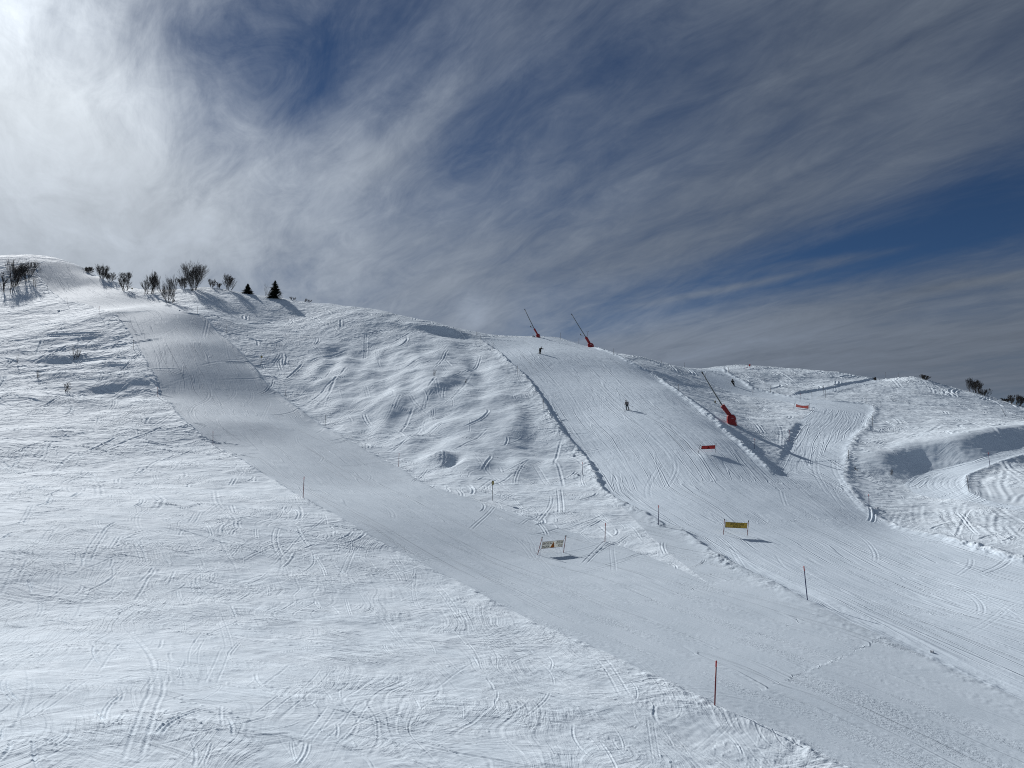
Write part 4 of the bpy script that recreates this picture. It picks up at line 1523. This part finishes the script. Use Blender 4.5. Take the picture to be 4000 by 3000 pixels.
# ------------------------------------------------------------------ trees
def bare_tree(name, label, base_px, top_px, width_px, stems=5, spread=.5, twigs=1.0, seed=1, lean=0.0, group='leafless trees on the ridge', dead=False, kids=None, low=.07):
    rnd = random.Random(seed)
    b = spot(*base_px)
    k = b.y / FPX
    Hh = max((at_depth(*top_px, b.y) - b).z, .5)
    dx = (top_px[0] - base_px[0]) * k
    Wd = width_px * k
    root = thing(name, label, 'tree' if Hh > 2.2 else 'shrub', b, group)
    T, C_ = MB(), MB()
    rmin = .008 + .000045 * b.y
    pts_all = []

    def grow(p, d, length, r, level, mb):
        n = 5 if level == 0 else 4
        path, rad = [p], [r]
        q = p
        dd = d
        for i in range(n):
            dd = (dd + Vector((rnd.gauss(0, .10), rnd.gauss(0, .10), .10 + .04 * level))).normalized()
            q = q + dd * length / n
            path.append(q)
            rad.append(max(r * (1 - .72 * (i + 1) / n), rmin * (1, .85, .65, .5)[level]))
        mb.tube(path, rad, 6 if level == 0 else (4 if level == 1 else 3), caps=level == 0)
        pts_all.extend(path)
        if level >= 3:
            return
        cnt = {0: int((11 if kids is None else kids) * twigs), 1: int(5 * twigs), 2: int(4.2 * twigs)}[level]
        for i in range(max(cnt, 1)):
            t = (low + (1 - low) * (i + rnd.random()) / max(cnt, 1)) if level == 0 else (.15 + .85 * rnd.random())
            t = min(t, .98)
            f = t * n
            ii = min(int(f), n - 1)
            pp = path[ii].lerp(path[ii + 1], f - ii)
            tdir = (path[ii + 1] - path[ii]).normalized()
            o = tdir.orthogonal().normalized()
            o.rotate(Quaternion(tdir, rnd.uniform(0, 2 * math.pi)))
            a = math.radians(rnd.uniform(18, 42))
            nd = (tdir * math.cos(a) + o * math.sin(a)).normalized()
            ln = length * ((.16 + .46 * math.sin(math.pi * min(t * .70 + .27, 1))) if level == 0 else .62 * (1.1 - .6 * t)) * rnd.uniform(.75, 1.2)
            grow(pp, nd, ln, max(rad[ii] * .55, rmin), level + 1, C_)
    for sidx in range(stems):
        a = 2 * math.pi * (sidx + rnd.random() * .6) / stems
        s_ = .72 * spread * rnd.uniform(.25, 1.0) if stems > 1 else 0.0
        d = Vector((math.cos(a) * s_ + lean, math.sin(a) * s_, 1)).normalized()
        off = Vector((math.cos(a), math.sin(a), 0)) * Wd * .10 * (stems > 1)
        off.z = float(height(b.x + off.x, b.y + off.y)) - b.z - .25
        hgt = Hh * rnd.uniform(.72, 1.0) if stems > 1 else Hh
        grow(off, d, hgt * .95, (.020 + .014 * Hh) / math.sqrt(max(stems, 1)) * 1.35 + rmin * .5, 0, T)
    # fit to the height and width seen
    A = np.array([tuple(p) for p in pts_all])
    zx = np.percentile(A[:, 2], 99.7)
    sz = Hh / max(zx, .1)
    wx = np.percentile(A[:, 0], 99) - np.percentile(A[:, 0], 1)
    sx = min(max(Wd / max(wx, .1), .35), 2.5)
    tipx = A[A[:, 2] > .85 * zx][:, 0].mean() * sx
    shear = (dx - tipx) / Hh * .7
    for mb in (T, C_):
        mb.v = [(x * sx + z * sz * shear, y * sx, z * sz if z > 0 else z) for x, y, z in mb.v]
    T.build('trunk', M_DEAD if dead else M_BARK, root, True)
    if C_.v:
        C_.build('crown', M_DEAD if dead else M_TWIG, root)
    return root


def conifer(label, base_px, top_px, width_px, seed, beyond=None):
    rnd = random.Random(seed)
    b = spot(*base_px)
    if beyond:                                     # stands on the far side of the crest
        b = at_depth(*base_px, beyond)
        b.z = float(height(b.x, b.y))
    k = b.y / FPX
    Hh = (at_depth(*top_px, b.y) - b).z
    Wd = width_px * k
    root = thing('conifer', label, 'tree', b, 'dark conifers on the ridge')
    T, C_ = MB(), MB()
    T.tube([(0, 0, -.5), (0, 0, Hh * .6), (0, 0, Hh)], [.05 * Hh * .5, .02 * Hh, .01], 8)
    n = 34
    for i in range(n):
        t = (i + rnd.random() * .5) / n
        z = Hh * (.02 + .97 * t)
        R0 = Wd * .60 * (1 - t) ** .80 * rnd.uniform(.75, 1.15) + .12
        for j in range(11):
            a = rnd.uniform(0, 2 * math.pi)
            r = R0 * rnd.uniform(.7, 1.1)
            d = Vector((math.cos(a), math.sin(a), 0))
            side = Vector((-d.y, d.x, 0))
            for q in range(6):
                f = (q + .6) / 6
                c = d * r * f + Vector((0, 0, z - .22 * r * f + .10 * r * f * f + rnd.uniform(-.08, .08)))
                w = (.10 + .26 * (1 - f)) * (.4 + r * .5)
                l = r * .26
                tilt = Vector((0, 0, rnd.uniform(-.25, .25)))
                o = len(C_.v)
                C_.v += [tuple(c - side * w + tilt * w), tuple(c + d * l - side * w * .2 - Vector((0, 0, l * .2))), tuple(c + side * w - tilt * w), tuple(c - d * l * .5 + Vector((0, 0, .12)))]
                C_.f.append((o, o + 1, o + 2, o + 3))
    T.build('trunk', M_BARK, root, True)
    C_.build('crown', M_NEEDLE, root)
    return root


conifer('larger broad dark conifer on the ridge beside bleached dead stems', (1073, 1164), (1074, 1095), 58, 3)
conifer('smaller dark conifer standing alone on the ridge', (967, 1147), (968, 1108), 40, 4)
conifer('dark conifer top showing behind the bare trees at the far left', (37, 1032), (38, 1016), 46, 5, 312.0)
BT = 'bare_tree'
bare_tree(BT, 'slanting thin sapling cut by the left edge of the photo', (8, 1140), (0, 1100), 10, 1, .2, .6, 11, 0)
bare_tree(BT, 'slender bare tree second from the left edge', (16, 1141), (14, 1063), 34, 1, .3, 1.1, 12)
bare_tree(BT, 'tall dense bare tree clump in front of the hidden conifer', (52, 1120), (61, 1011), 62, 6, .5, 1.2, 13)
bare_tree(BT, 'low forked bare tree with a curved stem at the front of the left clump', (43, 1143), (60, 1075), 36, 3, .5, .8, 131)
bare_tree(BT, 'bare tree right of the tall clump with arching side stems', (67, 1117), (74, 1030), 46, 5, .6, 1.1, 14)
bare_tree(BT, 'round-crowned bare tree beside the summit run', (104, 1096), (112, 1011), 60, 5, .5, 1.3, 15)
bare_tree(BT, 'thin left sapling of the pair below the summit run', (132, 1121), (127, 1072), 14, 1, .2, .5, 16)
bare_tree(BT, 'shorter right sapling of the pair below the summit run', (139, 1121), (138, 1087), 11, 1, .2, .5, 17)
bare_tree(BT, 'small rounded bare bush on the crest right of the summit run', (346, 1066), (345, 1039), 34, 7, .7, 1.0, 18)
bare_tree(BT, 'wide bushy thicket of upright stems on the slanting crest', (398, 1082), (401, 1033), 56, 12, .6, .9, 19)
bare_tree(BT, 'lower right end of the bushy thicket on the slanting crest', (430, 1091), (430, 1063), 44, 9, .7, .9, 20)
bare_tree(BT, 'lone split-stem bare tree with a fan-shaped crown', (490, 1136), (495, 1061), 46, 2, .35, 1.5, 21)
bare_tree(BT, 'smaller bare tree leaning left beside the fan-shaped one', (481, 1136), (464, 1080), 28, 1, .3, 1.2, 22, -.3)
bare_tree(BT, 'left narrower one of the twin bare trees behind the grey pole', (574, 1149), (568, 1072), 34, 2, .35, 1.4, 23)
bare_tree(BT, 'right taller one of the twin bare trees behind the grey pole', (594, 1147), (597, 1058), 36, 4, .35, 1.4, 24)
bare_tree(BT, 'spreading V-shaped bare tree standing nearest on the shelf', (656, 1182), (654, 1074), 74, 5, .75, 1.4, 25)
bare_tree(BT, 'short twiggy sapling at the foot of the V-shaped tree', (675, 1183), (678, 1143), 18, 2, .4, .7, 26)
bare_tree(BT, 'largest clump of many upright stems on a snow mound', (757, 1133), (761, 1025), 88, 16, .55, 1.1, 27)
bare_tree(BT, 'low dense bush at the left foot of the largest clump', (716, 1125), (709, 1079), 40, 6, .6, 1.1, 28)
bare_tree(BT, 'small pale bush right of the largest clump', (827, 1121), (827, 1088), 32, 7, .6, .8, 29)
bare_tree(BT, 'tiny bush between the small pale bush and the leaning stem', (854, 1123), (854, 1103), 20, 6, .6, .8, 30)
bare_tree(BT, 'bare tree with a bushy top next to a leaning dead stem', (889, 1133), (894, 1072), 42, 4, .4, 1.4, 31)
bare_tree(BT, 'crooked stem leaning far right next to the bushy-topped tree', (901, 1134), (921, 1095), 14, 1, .2, .5, 32, .4)
bare_tree(BT, 'bleached dead stems left of the larger conifer', (1038, 1155), (1037, 1107), 18, 2, .10, .6, 33, 0, None, True)
bare_tree(BT, 'dry twigs poking from the crest right of the larger conifer', (1143, 1172), (1142, 1158), 26, 6, .8, .5, 34, 0, 'dry twigs on the crest')
bare_tree(BT, 'dry twigs low on the crest farther right, below the open sky', (1198, 1179), (1198, 1168), 30, 6, .8, .5, 35, 0, 'dry twigs on the crest')
G2 = 'leafless trees on the right-hand hill'
bare_tree(BT, 'tallest narrow bare tree on the right-hand hillside crest', (3787, 1527), (3788, 1472), 26, 2, .25, 1.3, 36, 0, G2)
bare_tree(BT, 'bare tree behind and right of the tallest narrow one', (3808, 1533), (3806, 1482), 34, 3, .35, 1.2, 37, 0, G2)
bare_tree(BT, 'bare tree leaning right at the end of the crest clump', (3818, 1535), (3830, 1484), 38, 3, .4, 1.2, 38, 0, G2)
bare_tree(BT, 'low spreading bush at the right end of the crest clump', (3845, 1545), (3853, 1518), 44, 6, .9, .9, 39, 0, G2)
bare_tree(BT, 'bare tree near the right edge with a bent top', (3952, 1577), (3951, 1543), 40, 2, .5, 1.2, 40, 0, G2)
bare_tree(BT, 'bare tree cut by the right edge, leaning right', (3978, 1584), (3998, 1541), 44, 3, .6, 1.2, 41, 0, G2)
bare_tree(BT, 'low dark bush left of the trees at the right edge', (3930, 1569), (3928, 1553), 30, 6, .8, .9, 42, 0, G2)
bare_tree(BT, 'small tangled bush over the right-hand hilltop', (3612, 1482), (3606, 1462), 34, 7, .7, .9, 43, 0, G2)
bare_tree(BT, 'dark tuft of twigs behind the end of the traverse path', (3418, 1485), (3418, 1472), 12, 5, .5, .9, 44, 0, G2)
G3 = 'saplings poking through the snow'
bare_tree('sapling', 'row of five upright leafless saplings on the shaded left slope', (296, 1402), (297, 1350), 38, 5, .10, .35, 45, 0, G3)
bare_tree('sapling', 'small twiggy sapling beside the dark hollow', (258, 1529), (259, 1490), 24, 3, .25, .6, 46, 0, G3)
bare_tree('sapling', 'single thin stem near the left edge, highest of the slope saplings there', (66, 1423), (72, 1384), 9, 1, .1, .4, 47, 0, G3)
bare_tree('sapling', 'short tuft of stems left of the dark hollow', (147, 1475), (146, 1438), 16, 4, .3, .5, 48, 0, G3)
bare_tree('sapling', 'small twig bush among the mounds of the middle hill', (1696, 1467), (1698, 1441), 12, 3, .4, .3, 49, 0, G3)
bare_tree('sapling', 'tiny twig right of the twig bush on the middle hill', (1820, 1495), (1820, 1479), 6, 2, .3, .3, 50, 0, G3)
bare_tree('sapling', 'bent twig bush on the dark bank by the right-hand path', (3480, 1854), (3488, 1830), 18, 2, .5, .4, 51, .2, G3)
bare_tree('sapling', 'dark twig tuft in the rough bank beside the link run', (3347, 1836), (3347, 1823), 10, 3, .7, .35, 52, 0, G3)

# ------------------------------------------------------------------ lumps of snow
def clod(label, px, py, w_px, seed):
    b = spot(px, py)
    r = w_px * b.y / FPX / 2
    bm = bmesh.new()
    bmesh.ops.create_icosphere(bm, subdivisions=3, radius=1)
    for v in bm.verts:
        n = v.co * 1.4 + Vector((seed * 3.1, seed, 0))
        v.co *= .8 + .35 * (math.sin(n.x * 2.3) * math.cos(n.y * 2.9) + .5 * math.sin(n.z * 5 + n.x * 4))
        v.co.z *= .75
    me = bpy.data.meshes.new('snow_lump')
    bm.to_mesh(me)
    bm.free()
    me.materials.append(M_CLOD)
    o = bpy.data.objects.new('snow_lump', me)
    o.location = b + Vector((0, 0, r * .35))
    o.scale = (r, r, r)
    COL.objects.link(o)
    tag(o, label, 'snow lump', 'loose lumps of snow')


M_CLOD = plain('lump_snow', (.78, .81, .85), .8, 0, .05, 4, .05)
clod('round grey snow lump beside a marker pole high on the bowl run bank', 1913, 1368, 9, 1)
clod('snow lump at the foot of the blue pole under the bowl run bank', 2258, 1857, 12, 2)
clod('snow lump on the bright bank above the blue pole', 2240, 1783, 14, 3)
clod('lone snow lump on the smooth lower right piste', 3640, 2549, 16, 4)
clod('snow lump on the churned slope below the summit run', 230, 1216, 10, 5)
clod('snow lump at the rough corner beside the foot of the link run', 3427, 1989, 16, 6)

# ------------------------------------------------------------------ skiers
M_BLACK = plain('black_ski_wear', (.006, .006, .007), .9)
M_SKIN = plain('skin', (.30, .19, .14), .6)
M_JACKET = plain('pale_jacket', (.23, .205, .20), .8)
M_TROUS = plain('slate_trousers', (.045, .065, .075), .8)
M_HELM = plain('pale_helmet', (.22, .23, .25), .35)
M_GOGG = plain('dark_goggles', (.01, .01, .015), .15)
M_SKI = plain('black_ski', (.012, .014, .018), .35)


def skin_mesh(name, mat, joints, bones, parent, root_i=0, sub=2):
    me = bpy.data.meshes.new(name)
    me.from_pydata([tuple(j[0]) for j in joints], bones, [])
    o = bpy.data.objects.new(name, me)
    COL.objects.link(o)
    md = o.modifiers.new('skin', 'SKIN')
    md.use_smooth_shade = True
    lay_ = me.skin_vertices[0].data if me.skin_vertices else None
    if lay_ is None:
        bm = bmesh.new()
        bm.from_mesh(me)
        bm.verts.layers.skin.verify()
        bm.to_mesh(me)
        bm.free()
        lay_ = me.skin_vertices[0].data
    for i, j in enumerate(joints):
        r = j[1]
        lay_[i].radius = r if hasattr(r, '__len__') else (r, r)
        lay_[i].use_root = i == root_i
    o.modifiers.new('sub', 'SUBSURF').levels = sub
    o.modifiers['sub'].render_levels = sub
    bpy.context.view_layer.update()
    new = bpy.data.meshes.new_from_object(o.evaluated_get(bpy.context.evaluated_depsgraph_get()))
    new.name = name
    new.materials.clear()
    new.materials.append(mat)
    new.polygons.foreach_set('use_smooth', np.ones(len(new.polygons), bool))
    bpy.data.objects.remove(o)
    o = bpy.data.objects.new(name, new)
    COL.objects.link(o)
    o.parent = parent
    return o


def ellipsoid(name, mat, c, r, parent, cut=None):
    bm = bmesh.new()
    bmesh.ops.create_uvsphere(bm, u_segments=16, v_segments=10, radius=1)
    if cut is not None:
        bmesh.ops.delete(bm, geom=[v for v in bm.verts if v.co.z < cut], context='VERTS')
    me = bpy.data.meshes.new(name)
    for v in bm.verts:
        v.co = Vector((v.co.x * r[0], v.co.y * r[1], v.co.z * r[2])) + Vector(c)
    bm.to_mesh(me)
    bm.free()
    me.materials.append(mat)
    me.polygons.foreach_set('use_smooth', np.ones(len(me.polygons), bool))
    o = bpy.data.objects.new(name, me)
    COL.objects.link(o)
    o.parent = parent
    return o


def glove(parent, mat, c, grip, toward):
    """Hand closed round a ski-pole grip: palm, four bent fingers, thumb from the side of the palm."""
    g_ = grip.normalized()
    t = (toward - g_ * toward.dot(g_)).normalized()      # the way the knuckles point
    s = g_.cross(t)
    J = [(c - t * .055, .030), (c - t * .01 + s * .028, (.044, .026)), (c + t * .03 + s * .032, (.040, .024))]
    B = [(0, 1), (1, 2)]
    for i, f in enumerate((.034, .012, -.011, -.033)):
        ln = (.9, 1.0, .95, .75)[i]
        o = len(J)
        J += [(c + t * .045 * ln + s * .030 + g_ * f, .011), (c + t * .062 * ln + s * .004 + g_ * f, .0105), (c + t * .050 * ln - s * .024 + g_ * f, .010), (c + t * .022 - s * .030 + g_ * f, .009)]
        B += [(2, o), (o, o + 1), (o + 1, o + 2), (o + 2, o + 3)]
    o = len(J)
    J += [(c - t * .02 + s * .012 + g_ * .048, .014), (c + t * .01 - s * .018 + g_ * .055, .012), (c + t * .035 - s * .036 + g_ * .045, .010)]
    B += [(1, o), (o, o + 1), (o + 1, o + 2)]
    return skin_mesh('glove', mat, J, B, parent, 1, 1)


def skier(label, at_px, k, P, who, cols, ski_dir, ski_c, pole_tips):
    """P: joints in picture pixels relative to the feet (x right, y down) with a depth in metres."""
    jm, tm, hm, bm_ = cols
    b = spot(*at_px)
    s = b.y / FPX / k
    root = thing('person', label, 'person', b, 'skiers on the slope')
    V_ = {n: Vector((v[0] * s, v[2], -v[1] * s)) for n, v in P.items()}
    J = V_
    mid = J['pelvis'].lerp(J['chest'], .45)
    up = (J['head'] - J['neck']).normalized()
    J['neck'] = J['chest'] + (J['neck'] - J['chest']).normalized() * .20
    J['head'] = J['neck'] + up * .15
    names = ['pelvis', 'mid', 'chest', 'neck', 'head', 'crown', 'shl', 'ell', 'hal', 'shr', 'elr', 'har', 'hil', 'knl', 'anl', 'hir', 'knr', 'anr', 'face']
    J['mid'] = mid
    J['crown'] = J['head'] + up * .10
    J['face'] = J['head'] + Vector((P['look'][0], P['look'][2], 0)).normalized() * .10 - up * .02
    rad = dict(pelvis=(.15, .12), mid=(.13, .10), chest=(.16, .12), neck=(.06, .06), head=(.085, .095), crown=(.06, .07), shl=.07, ell=.05, hal=.035, shr=.07, elr=.05, har=.035,
               hil=.095, knl=.065, anl=.045, hir=.095, knr=.065, anr=.045, face=.025)
    bones = [('pelvis', 'mid'), ('mid', 'chest'), ('chest', 'neck'), ('neck', 'head'), ('head', 'crown'), ('head', 'face'), ('chest', 'shl'), ('shl', 'ell'), ('ell', 'hal'), ('chest', 'shr'), ('shr', 'elr'), ('elr', 'har'),
             ('pelvis', 'hil'), ('hil', 'knl'), ('knl', 'anl'), ('pelvis', 'hir'), ('hir', 'knr'), ('knr', 'anr')]

    def sub_(nm, mat, keep, grow, extra=None):
        ks = [n for n in names if n in keep]
        jj = [(J[n], tuple(x + grow for x in (rad[n] if hasattr(rad[n], '__len__') else (rad[n],) * 2))) for n in ks]
        bb = [(ks.index(a), ks.index(c)) for a, c in bones if a in ks and c in ks]
        return skin_mesh(nm, mat, jj, bb, root, 0)
    for n_ in names:
        if n_ not in ('head', 'crown', 'face', 'neck'):
            rad[n_] = tuple(x * .55 for x in (rad[n_] if hasattr(rad[n_], '__len__') else (rad[n_],) * 2))
    sub_('body', M_SKIN, names, 0.0)
    for n_ in names:
        if n_ not in ('head', 'crown', 'face', 'neck'):
            rad[n_] = tuple(x / .55 for x in rad[n_])
    sub_('jacket', jm, ['pelvis', 'mid', 'chest', 'shl', 'ell', 'hal', 'shr', 'elr', 'har'], .05)
    sub_('trousers', tm, ['pelvis', 'hil', 'knl', 'anl', 'hir', 'knr', 'anr'], .04)
    J['nape'] = J['neck'] + up * .07
    skin_mesh('neck_warmer', M_BLACK, [(J['chest'].lerp(J['neck'], .55), .09), (J['neck'], .085), (J['nape'], .08)], [(0, 1), (1, 2)], root, 0)
    ellipsoid('helmet', hm, J['head'] + up * .045, (.145, .16, .15), root, -.45)
    look = Vector((P['look'][0], P['look'][2], 0)).normalized()
    ellipsoid('goggles', M_GOGG, J['head'] + look * .075 + up * .01, (.085, .075, .045), root)
    fwd = Vector(ski_dir).normalized()
    for sd_, an in (('l', J['anl']), ('r', J['anr'])):
        J2 = [(an + Vector((0, 0, .12)), .075), (an - Vector((0, 0, .02)), .075), (an - Vector((0, 0, .08)) - fwd * .06, .06), (an - Vector((0, 0, .08)) + fwd * .17, .05)]
        skin_mesh('ski_boot', bm_, J2, [(0, 1), (1, 2), (1, 3)], root, 1, 1)
    for hn, tip, side in (('hal', pole_tips[0], 'left'), ('har', pole_tips[1], 'right')):
        h = J[hn]
        tp = Vector((tip[0] * s, tip[2], -tip[1] * s))
        d = (tp - h).normalized()
        arm = (h - J['ell' if hn == 'hal' else 'elr']).normalized()
        hand = h + arm * .05
        glove(root, M_BLACK, hand, -d, arm if abs(arm.dot(d)) < .95 else Vector((0, -1, 0)))
        pr = thing('ski_pole', 'ski pole on the %s side of the %s' % (side, who), 'ski pole', b, 'ski poles')
        m = MB()
        m.tube([hand - d * .02, tp], [.014, .010], 6)
        m.build('shaft', M_GREYP, pr, True)
        m = MB()
        m.tube([hand - d * .10, hand + d * .06], .022, 8)
        m.build('grip', M_DARK, pr, True)
        m = MB()
        m.tube([tp - d * .10, tp - d * .085], [.06, .065], 10)
        m.build('basket', M_DARK, pr)
    # skis
    sidev = fwd.cross(Vector((0, 0, 1))).normalized()
    for an, which in ((J['anl'], 'left'), (J['anr'], 'right')):
        so = thing('ski', 'ski on the %s side of the %s' % (which, who), 'ski', b, 'skis')
        c = an - Vector((0, 0, .15))
        upv = sidev.cross(fwd).normalized()
        m = MB()
        rings = []
        for u, w, lift in [(-.80, .045, .01), (-.70, .055, 0), (-.3, .042, .0), (.1, .040, .0), (.5, .046, .0), (.75, .056, .01), (.88, .045, .05), (.95, .015, .10)]:
            p = c + fwd * u + upv * lift
            rings.append([p - sidev * w, p + sidev * w, p + sidev * w + upv * .02, p - sidev * w + upv * .02])
        m.quad_strip(rings)
        m.build('blade', M_SKI, so)
        for u in (-.16, .20):
            m = MB()
            q = c + fwd * u + upv * .045
            m.hull([q - sidev * .035 - fwd * .05 - upv * .03, q + sidev * .035 - fwd * .05 - upv * .03, q + sidev * .035 + fwd * .05 - upv * .03, q - sidev * .035 + fwd * .05 - upv * .03],
                   [q - sidev * .03 - fwd * .03 + upv * .03, q + sidev * .03 - fwd * .03 + upv * .03, q + sidev * .03 + fwd * .03 + upv * .03, q - sidev * .03 + fwd * .03 + upv * .03])
            m.build('binding', M_DARK, so)


def rel(ox, oy, **kw):
    return {n: (v[0] - ox, v[1] - oy, v[2] if len(v) > 2 else 0.0) for n, v in kw.items()}


A = rel(625, 1128, head=(487, 440, -.10), neck=(495, 500, -.06), chest=(545, 560, -.03), pelvis=(560, 735, .06), shl=(450, 545, -.03), ell=(425, 650, -.15), hal=(385, 745, -.3), shr=(625, 545, .02), elr=(650, 650, -.02),
        har=(620, 735, -.25), hil=(515, 755, .04), knl=(485, 880, -.18), anl=(545, 1055, 0), hir=(605, 755, .06), knr=(620, 880, -.14), anr=(705, 1050, .06))
A['look'] = (-.35, 0, -1)
skier('skier in a pale jacket and slate trousers turning mid-slope on the bowl run', (2453, 1602.5), 18.43, A, 'skier in the pale jacket', (M_JACKET, M_TROUS, M_HELM, M_DARK), (-1, -.12, -.03), None,
      [(380 - 625, 940 - 1128, -.55), (1000 - 625, 860 - 1128, .45)])
A = rel(595, 1120, head=(634, 962, -.1), neck=(625, 983, -.05), chest=(615, 1005, 0), pelvis=(606, 1052, .02), shl=(598, 1000, .15), ell=(588, 1030, .2), hal=(588, 1056, .1), shr=(640, 998, -.12), elr=(655, 1014, -.2),
        har=(670, 1012, -.3), hil=(598, 1056, .08), knl=(590, 1082, -.05), anl=(579, 1108, .08), hir=(614, 1056, -.04), knr=(614, 1084, -.15), anr=(604, 1112, -.08))
A['look'] = (1, 0, -.6)
skier('skier all in black leaning forward near the crest of the bowl run', (2108.5, 1382.5), 5.53, A, 'black-clad skier near the crest', (M_BLACK, M_BLACK, M_BLACK, M_DARK), (1, -.35, -.1), None,
      [(537 - 595, 1120 - 1120, .1), (708 - 595, 1114 - 1120, -.3)])
A = rel(925, 590, head=(890, 446, 0), neck=(891, 463, 0), chest=(893, 490, 0), pelvis=(902, 530, .02), shl=(872, 480, 0), ell=(866, 503, .05), hal=(876, 520, -.1), shr=(914, 482, 0), elr=(926, 500, .05),
        har=(930, 514, -.1), hil=(895, 534, .02), knl=(907, 560, -.12), anl=(918, 583, 0), hir=(910, 534, .02), knr=(920, 558, -.12), anr=(931, 578, .05))
A['look'] = (0, 0, -1)
skier('skier all in black far off on the link run with a long thin shadow', (2868, 1507), 5.53, A, 'black-clad skier on the link run', (M_BLACK, M_BLACK, M_BLACK, M_DARK), (-.25, -1, -.2), None,
      [(850 - 925, 540 - 590, .4), (938 - 925, 545 - 590, .5)])
